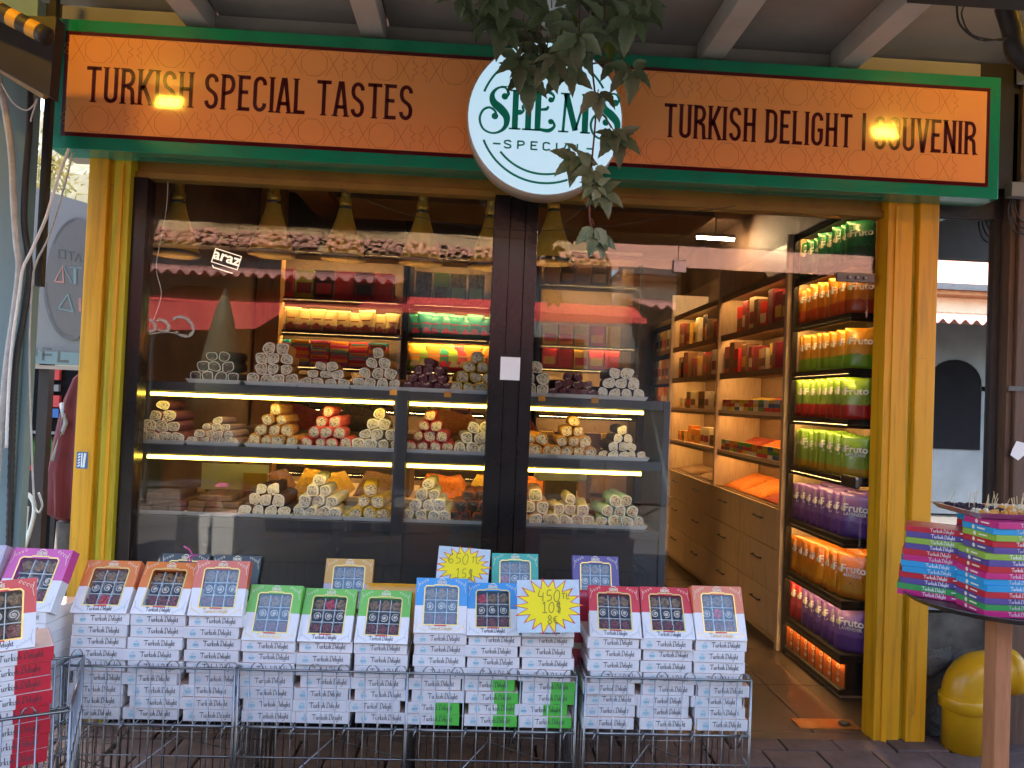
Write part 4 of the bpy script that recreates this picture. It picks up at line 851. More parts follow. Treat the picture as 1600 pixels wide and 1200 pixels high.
ob('stand', MB().box(-.1, .1, .03, .17, .01, 1.079).mesh('stand', 'unit_dark'), pr)
q = at(1118, 373, 3.0); tl = thing('ceiling_tube', 'lit tube lamp under the shop ceiling above the wall unit', 'lamp', (q.x, 3.0, q.z))
ob('tube', MB().tube([(-.17, 0, 0), (.17, 0, 0)], .011, 10).mesh('tube', 'tube', smooth=True), tl); ob('fixture', MB().box(-.18, .18, -.02, .02, .013, .04).mesh('fixture', 'grey_sign', bevel=.004), tl); ob('rod', MB().tube([(0, 0, .04), (0, 0, 3.355 - q.z)], .006, 6).mesh('rod', 'grey_sign'), tl)
p = at(354, 405, 1.2)
az = thing('araz_sign', 'small dark sign board reading araz hanging inside the window', 'sign', p, (0, rad(14), rad(12)))
ob('board', MB().box(-.085, .085, 0, .012, -.05, .05).mesh('board', 'c_brown'), az); ob('lettering', font_mesh('lettering', 'araz', .10, 'neon', .002), az, (0, -.002, -.02))
mb = MB().stroke([(-.08, -.045), (.08, -.045), (.08, .045), (-.08, .045)], .005, -.0015, closed=True); mb.stroke([(-.07, -.062), (-.06, -.075), (.06, -.075)], .006, .004); ob('border', mb.mesh('border', 'neon'), az)
ob('cord', MB().tube([(0, .006, .05), (.3 * .2, .006, 3.355 - p.z)], .002, 4).mesh('cord', 'cable_black'), az)
ps = thing('paper_sign', 'white paper notice leaning behind the chocolate bars', 'notice', (-1.50, 1.0, .0), (0, 0, 0))
ob('sheet', MB().box(-.2, .2, 0, .004, .96, 1.12).mesh('sheet', 'ink_white'), ps); ob('frame', MB().box(.06, .2, -.03, -.01, .972, 1.07).mesh('frame', 'c_gold'), ps); ob('easel', MB().box(-.18, .18, .02, .1, .01, .97).mesh('easel', 'unit_dark'), ps)

# ================================================================== WIRE BASKETS WITH BOXES
BOXW, BOXH, BOXD = .180, .0385, .180
white_box = MB().box(-BOXW / 2, BOXW / 2, 0, BOXD, 0, BOXH, top=1).mesh('sweets_box', ['white_card', 'box_top'], bevel=.0018)
mb = MB(); h = .0178; wtx = script_width('Turkish Delight') * h; script_text(mb, 'Turkish Delight', .068 - wtx, .0135, h, y=-.0006, wt=.135); box_text = mb.mesh('lettering', 'ink')
mb = MB(); text_fit(mb, 'SHEMS', -.070, -.050, .012, .008, y=-.0006, wt=.17, gap=.12, serif=False)
mb.stroke([(-.066, .023), (-.063, .026), (-.060, .028), (-.057, .026), (-.054, .023)], .0016, -.0006); mb.stroke([(-.060, .027), (-.060, .031)], .0016, -.0006); mb.stroke([(-.068, .009), (-.052, .009)], .0012, -.0006); box_logo = mb.mesh('logo', 'ink_blue')
def half_panel(m_):
    return MB().box(.008, BOXW / 2 + .0009, -.0004, BOXD, .0006, BOXH - .0004).mesh('colour_panel', m_)
green_half = half_panel('box_green'); red_half = half_panel('box_red')
def sweets_box(loc, rz, label, group, half=None, text=True, parent=None):
    o = ob('sweets_box', white_box, None, loc, (0, 0, rz)); tag(o, label, 'box', group)
    if half: ob('colour_panel', half, o)
    if text: ob('lettering', box_text, o); ob('logo', box_logo, o)
    return o
def basket(label, X, Yf, wd, dpt, zt, rz=0, zr=.19, group='wire baskets of boxes'):
    t = thing('wire_basket', label, 'basket', (X, Yf, 0), (0, 0, rz), group); r = .0026
    def panel(nm, axis, c, a, b, z0, z1, n, loops=True):
        mb = MB(); P = (lambda u, z: (u, c, z)) if axis == 'x' else (lambda u, z: (c, u, z))
        for k in range(n + 1): u = a + (b - a) * k / n; mb.tube([P(u, .02), P(u, zt + zr)], r * .85, 5)
        for z, rr in ((zt + zr, .0042), (zt, .0042), (zt - .10, .0022), (.20, .0022), (.05, .0032)):
            if axis == 'x' or z > .1: mb.tube([P(a, z), P(b, z)], rr, 6)
        if loops:
            st_ = (b - a) / n
            for k in range(1, n, 2): mb.tube([P(a + st_ * (k + .5) + st_ * .42 * math.cos(PI * j / 6), zt + zr + .024 * math.sin(PI * j / 6)) for j in range(7)], r * .85, 5)
        ob(nm, mb.mesh(nm, 'chrome', smooth=True), t)
    h2 = wd / 2
    panel('front_grid', 'x', 0, -h2, h2, 0, 0, 12); panel('back_grid', 'x', dpt, -h2, h2, 0, 0, 12)
    panel('side_grid', 'y', -h2, 0, dpt, 0, 0, 8, False); panel('side_grid', 'y', h2, 0, dpt, 0, 0, 8, False)
    mb = MB()
    for k in range(13): mb.tube([(-h2 + wd * k / 12, 0, zt), (-h2 + wd * k / 12, dpt, zt)], r * .8, 5)
    for k in range(5): mb.tube([(-h2, dpt * k / 4, zt - .004), (h2, dpt * k / 4, zt - .004)], r, 5)
    ob('wire_shelf', mb.mesh('wire_shelf', 'chrome', smooth=True), t)
    for k in range(4):
        u = -h2 + wd * (.06 + .293 * k); ob('hook', MB().tube([(u, .01, zt + .004), (u, -.010, zt + .004), (u - .003, -.014, zt - .01), (u - .007, -.012, zt - .032)], .0034, 6).mesh('hook', 'chrome', smooth=True), t)
    for x, y in ((-h2, 0), (h2, 0), (-h2, dpt), (h2, dpt)): ob('corner_wire', MB().tube([(x, y, .0), (x, y, zt + zr)], .0045, 6).mesh('corner_wire', 'chrome', smooth=True), t)
    mb = MB(); mb.tube([(-h2, .01, .1), (0, dpt * .5, .30), (h2 - .02, dpt, .10)], .003, 5); ob('brace', mb.mesh('brace', 'chrome'), t)
    return t

# ---- window-lid display boxes
DH = .185
def frame_mesh(nm, z0, z1, m_, bar_z):
    mb = MB(); a = BOXW / 2; i = a - .032
    mb.box(-a, -i, 0, .038, z0, z1); mb.box(i, a, 0, .038, z0, z1); mb.box(-i, i, 0, .038, *bar_z); return mb.mesh(nm, [None])
UPF = frame_mesh('upper_frame', .092, DH, None, (DH - .03, DH)); LOF = frame_mesh('lower_frame', 0, .0915, None, (0, .028))
TRAYB = MB().box(-.0585, .0585, .030, .037, .0285, DH - .0305).mesh('inner_tray', 'tray_dark')
RIM = MB().stroke([(-.059, .027), (.059, .027), (.059, .151), (.052, .158), (.028, .158), (.024, .1615), (-.024, .1615), (-.028, .158), (-.052, .158), (-.059, .151)], .0042, -.0008, closed=True).mesh('window_rim', [None])
FILM = MB().box(-.0575, .0575, .004, .0046, .0288, .1545).mesh('film', ['film'])
DIV = MB(); 
for x in (-.0195, .0195): DIV.box(x - .0011, x + .0011, .010, .0295, .030, .1535)
for z in (.070, .112): DIV.box(-.057, .057, .011, .0292, z - .0011, z + .0011)
DIV = DIV.mesh('divider', 'divider')
mb = MB(); hh = .0145; ww = script_width('Turkish Delight') * hh; script_text(mb, 'Turkish Delight', -ww / 2, .0095, hh, y=-.0007, wt=.16); D_TXT = mb.mesh('lettering', ['ink'])
D_TXT2 = D_TXT.copy(); D_TXT2.materials.clear(); D_TXT2.materials.append(M['gold'])
mb = MB(); text_fit(mb, 'SHEMS', -.016, .016, .166, .0105, y=-.0007, wt=.2, gap=.12, serif=False); mb.stroke([(-.01, .179), (0, .1835), (.01, .179)], .0025, -.0007); CREST = mb.mesh('crest', 'ink_pale')
def scrolls(z, s):
    mb = MB()
    for sx in (-1, 1):
        for k in range(4):
            cx = sx * (.078 - .009 * k) ; cz = z + s * (.006 * (3 - k)) * .8
            mb.stroke([(cx + sx * .005 * math.cos(t * .9) * (1 - t / 9), cz + .005 * math.sin(t * .9) * (1 - t / 9)) for t in range(7)], .0012, -.0006)
        mb.stroke([(sx * .084, z + s * .002), (sx * .08, z + s * .02), (sx * .084, z + s * .04)], .0012, -.0006)
    return mb
ORN_T = scrolls(.176, -1).mesh('top_ornament', ['ink_pale']); ORN_B = scrolls(.006, 1).mesh('bottom_ornament', ['ink'])
mk('orn_grey', (.42, .42, .45), .5)
SEAL = MB().box(-.02, .02, -.0016, -.0006, .0235, .0275).mesh('red_seal', 'box_red')
def lumps(m_, k, n=14, r=.0165):
    rr = random.Random(k); b = bmesh.new()
    for i in range(n):
        a = rr.uniform(0, 2 * PI); q = r * math.sqrt(rr.random()) * .8; s = rr.uniform(.32, .5) * r
        bmesh.ops.create_icosphere(b, subdivisions=1, radius=s, matrix=Matrix.Translation((q * math.cos(a), -.004 - rr.random() * .004, q * math.sin(a))) @ Matrix.Rotation(rr.random() * 3, 4, 'X'))
    bmesh.ops.create_cube(b, size=1, matrix=Matrix.Translation((0, .003, 0)) @ Matrix.Diagonal((r * 1.75, .012, r * 1.75, 1)))
    me = bpy.data.meshes.new('sweet'); b.to_mesh(me); b.free(); me.materials.append(M[m_]); return me
def swirl(k):
    rr = random.Random(k); mb = MB(); mb.lathe([(.0158, .008), (.0165, -.002), (.0150, -.006)], 18, 0, 'Y'); t0 = rr.uniform(0, 6)
    mb.stroke([((.0135 - .0115 * t / 26) * math.cos(t0 + t * .42), (.0135 - .0115 * t / 26) * math.sin(t0 + t * .42)) for t in range(27)], .0027, -.0068, 1)
    mb.lathe([(.0045, -.0062), (.0050, -.0085), (.002, -.0105)], 9, 1, 'Y', (rr.uniform(-.003, .003), 0, rr.uniform(-.003, .003))); return mb.mesh('sweet', ['sweet_dark', 'sweet_swirl'])
NUT = [lumps('sweet_nut', k) for k in range(4)]; RED = [lumps('sweet_red', k + 9, 18) for k in range(3)]; SWI = [swirl(k) for k in range(4)]
RUBY = lumps('box_red', 77, 6)
cols_d = dict(orange=(.66, .17, .015), coral=(.62, .13, .07), green=(.14, .46, .05), blue=(.03, .26, .58), sky=(.05, .36, .46), red=(.58, .018, .03), pink=(.55, .06, .30), salmon=(.64, .16, .07), lilac=(.42, .38, .48), black=(.018, .025, .022), amber=(.58, .30, .03), teal=(.012, .36, .27), violet=(.07, .045, .22))
for k_, c_ in cols_d.items(): mk('lid_' + k_, c_, .32, var=.06, scale=12, coat=.2)
def display_box(loc, tilt, rz, col, label, low='white_card', sweets='nsr', goldtext=False, s=1, rows4=False):
    t = thing('display_box', label, 'box', loc, (-tilt, 0, rz), 'open-view boxes standing on the stacks')
    t.rotation_mode = 'XYZ'; t.scale = (s, s, s)
    ob('upper_frame', UPF, t, mats=['lid_' + col]); ob('lower_frame', LOF, t, mats=[low]); ob('inner_tray', TRAYB, t)
    ob('window_rim', RIM, t, mats=['gold']); ob('divider', DIV, t); ob('lettering', D_TXT2 if goldtext else D_TXT, t); ob('crest', CREST, t); ob('top_ornament', ORN_T, t)['kind'] = 'stuff'; ob('bottom_ornament', ORN_B, t, mats=['gold' if goldtext or low != 'white_card' else 'orn_grey'])['kind'] = 'stuff'; ob('red_seal', SEAL, t)
    for r_ in range(3):
        for c_ in range(3):
            kind = sweets[r_]; me = R.choice({'n': NUT, 's': SWI, 'r': RED}[kind])
            if R.random() < .04: me = RUBY
            ob('sweet', me, t, ((c_ - 1) * .039 + R.uniform(-.001, .001), .021, .0915 + (1 - r_) * .0415), (0, R.uniform(0, 6), 0))
    ob('film', FILM, t, mats=['film_shiny' if goldtext else 'film']); return t

COLN = ['left', 'middle', 'right']
BK = [ # label, x centre, n rows, lid colours
 ('wire basket of white boxes below the three orange display boxes', -1.092, 9, ['orange', 'orange', 'coral'], 'orange-topped'),
 ('wire basket of white boxes below the three green display boxes', -.529, 7, ['green', 'green', 'green'], 'green-topped'),
 ('wire basket with green-ended boxes below the blue display boxes', .045, 8, ['blue', 'blue', 'blue'], 'blue-topped'),
 ('wire basket of white boxes below the three red display boxes', .652, 8, ['red', 'red', 'salmon'], 'red-topped'),
]
ZT = .452; YF = -1.0
LBL_LID = [['bright orange window-lid box, leftmost of the three orange ones', 'bright orange window-lid box with crest, middle of the three', 'coral window-lid box with sky reflection, right of the orange ones'],
 ['green window-lid box with pale gold window, leftmost green one', 'green window-lid box with dark sweets, middle green one', 'green and turquoise window-lid box, rightmost green one'],
 ['blue window-lid box, leftmost beside the price burst', 'blue window-lid box half hidden by the 450 price burst', 'blue window-lid box mostly hidden behind the 450 price burst'],
 ['red window-lid box, leftmost of the red ones', 'red window-lid box between a red and a salmon one', 'salmon window-lid box, rightmost, beside the doorway']]
for bi, (lb, xc, nr, lids, nm) in enumerate(BK):
    basket(lb, xc, YF - .012, .575, .50, ZT)
    for c in range(3):
        cx = xc + (c - 1) * .187
        for r_ in range(nr):
            half = green_half if bi == 2 and ((c == 0 and r_ < 2) or (c > 0 and r_ < 4)) else None
            j = .016 if r_ < nr - 3 else .007
            sweets_box((cx + R.uniform(-j, j) + (-.014 if r_ == 0 and bi == 2 else 0), YF + .012 + R.uniform(0, .010), ZT + .0035 + r_ * (BOXH + .0009)), R.uniform(-.02, .02), f'white {"green-ended " if half else ""}Turkish Delight box, {ORD[nr - 1 - r_]} from top, {COLN[c]} stack below {nm} boxes', f'boxes stacked in the basket below the {nm} boxes', half)
        zt_ = ZT + .0035 + nr * (BOXH + .0009) + .0008
        col = lids[c]
        display_box((cx + R.uniform(-.004, .004) + (c - 1) * .002, YF + .004 + R.uniform(-.004, .006), zt_), (rad(25) if (bi, c) in ((0, 2), (1, 0), (2, 0), (3, 2)) else rad(35)) + R.uniform(-.01, .02), R.uniform(-.05, .05) + (.03 if c == 2 else 0), col, LBL_LID[bi][c], goldtext=(bi, c) in ((0, 2), (1, 0), (2, 0), (3, 2)))
# stacks of boxes in the back half of the baskets and the boxes standing on them
def back_stack(x, y, top, label, n=None):
    n = int((top - ZT - .004) / (BOXH + .0009))
    for r_ in range(n): sweets_box((x + R.uniform(-.006, .006), y, ZT + .0035 + r_ * (BOXH + .0009)), R.uniform(-.02, .02), f'white Turkish Delight box in the back stack {label}, {ORD[min(n - 1 - r_, 17)]} from top', f'boxes in the back stack {label}', text=r_ > n - 5)
    return ZT + .0035 + n * (BOXH + .0009) + .001
for px, py, col, lb, nm, low in ((292, 862, 'black', 'black and gold window-lid box behind the orange ones, with a pink ribbon', 'behind the middle orange box', 'lid_black'), (372, 868, 'black', 'black and gold window-lid box standing behind the coral one', 'behind the coral box', 'lid_black'),
    (549, 865, 'amber', 'golden yellow window-lid box standing behind the green ones', 'behind the green boxes', 'lid_lilac'), (724, 860, 'teal', 'teal window-lid box behind the 650 price burst', 'behind the smaller price burst', 'lid_teal'), (806, 862, 'teal', 'teal window-lid box with blue reflections, right of the 650 price burst', 'behind the larger price burst', 'lid_teal'), (930, 866, 'violet', 'violet and gold window-lid box standing behind the leftmost red one', 'behind the leftmost red box', 'lid_violet')):
    p = at(px, py, -.66); zb = p.z - DH * .95
    zs = back_stack(p.x, YF + .235 + .06, zb + .02, nm)
    display_box((p.x, -.735, zs), rad(24), R.uniform(-.04, .04), col, lb, low, 'nsn', True)
rb = MB(); p = at(287, 862, -.80)
rb.tube([tuple(p + Vector((.018 * math.sin(t * .8) + .006 * t, 0, .02 * math.cos(t * .8) - .004 * t))) for t in range(9)], .003, 5); tag(ob('pink_ribbon', rb.mesh('pink_ribbon', 'lid_pink', smooth=True)), 'thin curled pink ribbon on a black box behind the orange boxes', 'ribbon')
# bright pouches leaning at the back between the baskets
for px, py, f_, lb in ((632, 955, 'citrus', 'yellow and green bag standing at the back between green and blue baskets'), (888, 900, 'pomegranate', 'red bag standing behind the 450 price burst')):
    p = at(px, py, -.78); o = pouch(f_, (p.x, -.76, ZT + .006), R.uniform(-.2, .2), lb, None, False, 2.2)

# ---- price bursts in plastic sleeves
def burst(px, py, Y, wpx, hpx, lines, label, tilt, zrot, n=18):
    p = at(px, py, Y); k = (Y - CAM.y) / 1130; wd, h = wpx * k, hpx * k
    t = thing('price_burst', label, 'price tag', p, (-tilt, zrot, 0), 'yellow starburst price tags'); rr = random.Random(px)
    ob('plastic_sleeve', MB().box(-wd * .47, wd * .47, .001, .003, -h * .49, h * .47).mesh('plastic_sleeve', 'sleeve', bevel=.0008), t)
    def star(s, y, m_, nm):
        rr = random.Random(px); pts = []
        for i in range(n * 2):
            a = 2 * PI * i / (2 * n); q = (1.04 if i % 2 == 0 else .68) * (1 + rr.uniform(-.07, .05)) ; q = q - (s if i % 2 == 0 else s * .45)
            pts.append((math.cos(a) * wd / 2 * q, y, math.sin(a) * h / 2 * q))
        vs = [(0, y, 0)] + pts; return ob(nm, MB().add(vs, [(0, 1 + i, 1 + (i + 1) % (2 * n)) for i in range(2 * n)]).mesh(nm, m_), t)
    star(0, -.0004, 'burst_red', 'red_border'); star(.09, -.0012, 'burst_yellow', 'yellow_star')
    mb = MB()
    for txt, x, z, s in lines:
        cx = x * wd
        for ch in txt:
            for stq in HW[ch]: mb.stroke([(cx + a * s * h, z * h + b * s * h) for a, b in smooth(stq, 3)], .015 * h, -.0019)
            cx += s * h * .72
    ob('lettering', mb.mesh('lettering', 'marker'), t)
HW = {'6': [[(.5, 1), (.15, .6), (.1, .2), (.35, 0), (.55, .25), (.35, .45), (.12, .25)]], '5': [[(.55, 1), (.2, .98), (.15, .55), (.45, .55), (.5, .2), (.1, .02)]], '0': [[(.3, 1), (.05, .6), (.1, .1), (.35, 0), (.55, .4), (.5, .9), (.3, 1)]],
      '4': [[(.2, 1), (.05, .5), (.5, .45)], [(.5, .8), (.45, 0)]], '1': [[(.15, .8), (.35, 1), (.35, .5), (.35, 0)], [(.1, 0), (.6, 0)]], 'T': [[(.05, .9), (.6, .95)], [(.3, .92), (.3, .1)]], 'L': [[(.1, .95), (.08, .1), (.5, .1)]],
      '$': [[(.5, .8), (.2, .9), (.15, .6), (.45, .45), (.4, .12), (.08, .15)], [(.25, 1.1), (.3, -.1)], [(.4, 1.1), (.42, -.1)]], '8': [[(.3, .5), (.1, .75), (.3, 1), (.5, .75), (.3, .5), (.05, .25), (.3, 0), (.55, .25), (.3, .5)]], '€': [[(.55, .9), (.2, .8), (.12, .4), (.3, .05), (.55, .1)], [(.0, .6), (.4, .6)], [(.0, .4), (.4, .4)]]}
burst(724, 884, -.86, 86, 58, [('650', -.29, .04, .27), ('TL', .13, .08, .18), ('15$', -.14, -.32, .24)], 'yellow starburst price tag reading 650TL 15$', rad(12), rad(3))
burst(857, 946, -1.045, 104, 82, [('450', -.16, .07, .21), ('TL', .2, .11, .12), ('10$', -.11, -.13, .19), ('8€', -.02, -.33, .15)], 'yellow starburst price tag reading 450 TL 10$', rad(14), rad(-2))

# ---- left side baskets
bl = basket('wire basket on the far left holding the pink window-lid box stack', -1.605, -1.06, .40, .46, ZT - .02, rad(-6), zr=.21)
for r_ in range(10): sweets_box((-1.505 + R.uniform(-.005, .005), -1.045, ZT - .0165 + r_ * (BOXH + .0009)), rad(-7), f'white Turkish Delight box, {ORD[9 - r_]} from top, below the pink display box', 'boxes stacked below the pink display box')
zz = ZT - .0165 + 10 * (BOXH + .0009) + .001
display_box((-1.50, -1.055, zz), rad(30), rad(-4), 'pink', 'pink window-lid box with nutty sweets beside the yellow post', goldtext=False, s=1.12)
for r_ in range(10): sweets_box((-1.71 + R.uniform(-.005, .005), -1.02, ZT - .0165 + r_ * (BOXH + .0009)), rad(-7), f'white Turkish Delight box, {ORD[9 - r_]} from top, below the lilac display box', 'boxes stacked below the lilac display box')
display_box((-1.715, -1.04, zz), rad(24), rad(-4), 'lilac', 'pale lilac and magenta window-lid box at the left edge of the photo', low='lid_pink', s=1.12)
# the nearest stack, turned so its red side shows
rz_ = rad(57); q = at(92, 1178, -1.42)
BRX, BRY = q.x, -1.46
e = Vector((math.cos(rz_), math.sin(rz_), 0)); e2 = Vector((-math.sin(rz_), math.cos(rz_), 0))
zb_ = q.z - .0
basket('wire basket at the left edge holding red-sided boxes', BRX - .16, BRY - .10, .46, .44, zb_ - .02, rad(24), zr=.16)
for r_ in range(8):
    half = red_half if r_ < 3 or True else None
    o = sweets_box((BRX - .10 + R.uniform(-.004, .004), BRY - .02, zb_ - .015 + r_ * (BOXH + .0009)), rad(33) + R.uniform(-.03, .03), f'red-sided white box, {ORD[7 - r_]} from top, nearest stack at the left edge', 'red-sided boxes at the left edge', half)
display_box((BRX - .14, BRY - .035, zb_ - .014 + 8 * (BOXH + .0009)), rad(20), rad(33), 'red', 'red window-lid box standing at the left edge of the photo, side showing')

# ================================================================== SAMPLE STAND AT THE RIGHT
SX, SY, SZ = at(1545, 970, -.9).x + .03, -.86, at(1545, 943, -.9).z
sd_ = thing('sample_stand', 'wooden post stand with round metal tray at the right edge', 'stand', (SX, SY, 0))
ob('tray', MB().lathe([(.02, SZ - .012), (.275, SZ - .012), (.298, SZ + .006), (.303, SZ + .010), (.295, SZ + .010), (.272, SZ - .004), (.02, SZ - .004)], 40).mesh('tray', 'steel_dark', smooth=True), sd_)
ob('post', MB().box(.01, .07, -.03, .035, .10, SZ - .013).mesh('post', 'stand_wood', bevel=.004), sd_)
for a in (0, PI / 2, PI, 3 * PI / 2):
    o = ob('foot', MB().box(.03, .28, -.025, .025, .012, .07).mesh('foot', 'stand_wood', bevel=.005), sd_, rot=(0, 0, a + .6))
    o = ob('foot_brace', MB().tube([(.0, 0, .26), (.2, 0, .072)], .02, 4).mesh('foot_brace', 'stand_wood'), sd_, rot=(0, 0, a + .6))
mk('sm_magenta', (.50, .02, .16), .35, var=.06); mk('sm_blue', (.02, .28, .55), .35, var=.06); mk('sm_lime', (.25, .40, .05), .35, var=.06); mk('sm_red', (.46, .015, .03), .35, var=.06); mk('sm_violet', (.09, .06, .24), .35, var=.06); mk('sm_teal', (.06, .34, .36), .35, var=.06); mk('sm_green', (.04, .28, .07), .35, var=.06)
SMC = ['magenta', 'blue', 'lime', 'red', 'violet', 'lime', 'violet', 'red', 'magenta', 'blue', 'blue', 'red', 'violet', 'green', 'magenta', 'teal']
sm = MB().box(-.118, .118, -.082, .082, 0, .0215).mesh('slim_box', [None], bevel=.0015)
mb = MB(); script_text(mb, 'Turkish Delight', -.035, .006, .0135, y=-.0826, wt=.16); mb.stroke([(.06, .011), (.10, .011)], .004, -.0826); SMT = mb.mesh('lettering', 'ink_white')
mb = MB(); mb.disc(-.02, 0, .0075, -.1188, 10); mb.stroke([(.0, .0), (.04, .0)], .005, -.1188); SME = mb.mesh('end_print', 'ink_pale'); SME.transform(Matrix.Translation((0, 0, .011)))
def slim(x, y, z, rz, c_, label):
    o = ob('slim_box', sm, None, (x, y, z), (0, 0, rz), ['sm_' + c_]); tag(o, label, 'box', 'slim boxes stacked on the sample stand'); ob('lettering', SMT, o); ob('end_print', SME, o, rot=(0, 0, -PI / 2)) ; o2 = ob('end_print', SME, o, rot=(0, 0, PI / 2)); return o
for si, (dx, dy, rz, n, nm) in enumerate(((-.045, -.13, rad(-3), 15, 'front'), (-.165, .085, rad(-32), 12, 'left'), (.21, -.12, rad(8), 15, 'right'), (.09, .075, rad(-4), 15, 'rear'))):
    for k in range(n):
        sh = k * .003 if si == 1 else 0
        slim(SX + dx + R.uniform(-.004, .004) + (.02 if si == 0 and k > 9 else 0) + sh, SY + dy + R.uniform(-.004, .004), SZ - .003 + k * .0218, rz + R.uniform(-.05, .05) + (.06 if si == 0 and k > 9 else 0), SMC[(n - 1 - k + si * 3) % 16], f'slim {SMC[(n - 1 - k + si * 3) % 16]} sweets box, {ORD[n - 1 - k]} from top, {nm} stack on the stand')
zt_ = SZ - .003 + 15 * .0218 + .001
st_ = thing('sample_tray', 'metal tray of cut sweet samples with toothpicks on the stand', 'tray', (SX + .08, SY - .03, zt_), (0, 0, rad(-4)))
ob('dish', MB().add([(-.22, -.13, .001), (.22, -.13, .001), (.22, .13, .001), (-.22, .13, .001), (-.24, -.15, .022), (.24, -.15, .022), (.24, .15, .022), (-.24, .15, .022), (-.235, -.145, .022), (.235, -.145, .022), (.235, .145, .022), (-.235, .145, .022), (-.215, -.125, .004), (.215, -.125, .004), (.215, .125, .004), (-.215, .125, .004)],
    [(3, 2, 1, 0), (12, 13, 14, 15)] + [(s + j, s + (j + 1) % 4, s + 4 + (j + 1) % 4, s + 4 + j) for s in (0, 4, 8) for j in range(4)]).mesh('dish', 'steel_light'), st_)
sam = [lumps('coat_plum', 40, 5, .016), lumps('coat_cream', 41, 5, .016), lumps('coat_saffron', 42, 5, .015)]
pick = MB().tube([(0, 0, 0), (0, 0, .058)], [.0011, .0013], 5).mesh('toothpick', 'toothpick')
for i in range(12):
    for j in range(6):
        x, y = -.19 + i * .0345 + R.uniform(-.005, .005), -.105 + j * .042 + R.uniform(-.005, .005)
        o = ob('sweet_sample', sam[0] if i < 4 and j > 1 else R.choice(sam[1:]), None, rot=(R.uniform(-1.9, -1.2), 0, R.uniform(0, 6))); w_ = Matrix.Translation(st_.location) @ Matrix.Rotation(rad(-4), 4, 'Z') @ Vector((x, y, .016)); o.location = w_
        tag(o, 'cut sweet sample lying in the metal tray on the stand', 'sweet', 'samples in the metal tray')
        if (i * 7 + j * 3) % 5 < 2 or j < 1:
            o = ob('toothpick', pick, None, w_ + Vector((0, 0, .002)), (R.uniform(-.3, .3), R.uniform(-.3, .3), 0)); tag(o, 'wooden toothpick stuck upright in a sweet sample on the stand', 'toothpick', 'toothpicks in the samples')
# ribbons round the slim boxes
for si, (dx, dy, rz) in enumerate(((-.045, -.13, rad(-3)), (.21, -.12, rad(8)))):
    for u in (.035,):
        mb = MB().box(u - .003, u + .003, -.0875, -.0868, .002, .32); tag(ob('red_ribbon', mb.mesh('red_ribbon', 'sm_red'), None, (SX + dx, SY + dy - .001, SZ), (0, 0, rz)), f'thin red ribbon tied down the {("front", "right")[si]} stack of slim boxes', 'ribbon')

# ================================================================== RIGHT OF THE SHOP
pp = thing('yellow_pipe', 'fat yellow plastic drain pipe with elbow beside the yellow post', 'pipe', (0, 0, 0))
bx = at(1503, 1185, -.12); PXc = bx.x; pr_ = .094; zc_ = at(1500, 1092, -.12).z
ob('riser', MB().lathe([(pr_ * .95, .012), (pr_ * .95, zc_ - .03), (pr_ * 1.0, zc_ - .02)], 28).mesh('riser', 'pipe_yellow', smooth=True), pp, (PXc, -.12, 0))
ob('collar', MB().lathe([(pr_ * 1.0, zc_ - .045), (pr_ * 1.12, zc_ - .04), (pr_ * 1.13, zc_ + .012), (pr_ * 1.06, zc_ + .02)], 28).mesh('collar', 'pipe_yellow', smooth=True), pp, (PXc, -.12, 0))
el = [(PXc + .115 - .115 * math.cos(t), -.12, zc_ + .02 + .115 * math.sin(t)) for t in [PI / 2 * k / 8 for k in range(9)]] + [(PXc + .22, -.12, zc_ + .135)]
mb = MB(); n = 24; vs = []; fs = []
for i, c in enumerate(el):
    a = min(i, 8) * PI / 16; ax = Vector((math.cos(a), 0, -math.sin(a)))
    for k in range(n): t = 2 * PI * k / n; vs.append(Vector(c) + ax * (math.cos(t) * pr_) * (1 if i < 9 else 1.06) + Vector((0, math.sin(t) * pr_ * (1 if i < 9 else 1.06), 0)))
for i in range(len(el) - 1):
    for k in range(n): k2 = (k + 1) % n; fs.append((i * n + k, (i + 1) * n + k, (i + 1) * n + k2, i * n + k2))
fs.append(tuple(range((len(el) - 1) * n, len(el) * n))); ob('elbow', mb.add(vs, fs).mesh('elbow', 'pipe_yellow', smooth=True), pp)
ob('socket_ring', MB().lathe([(pr_ * 1.02, -.02), (pr_ * 1.12, -.016), (pr_ * 1.12, .03), (pr_ * 1.03, .034)], 28, axis='X').mesh('socket_ring', 'pipe_yellow', smooth=True), pp, (PXc + .21, -.12, zc_ + .135))
gp = tag(ob('grey_pipe', MB().lathe([(.09, 0), (.09, .55)], 20, axis='X').mesh('grey_pipe', 'rock', smooth=True)), 'dull grey pipe lying behind the yellow pipe', 'pipe'); gp.location = (2.20, .22, .50)
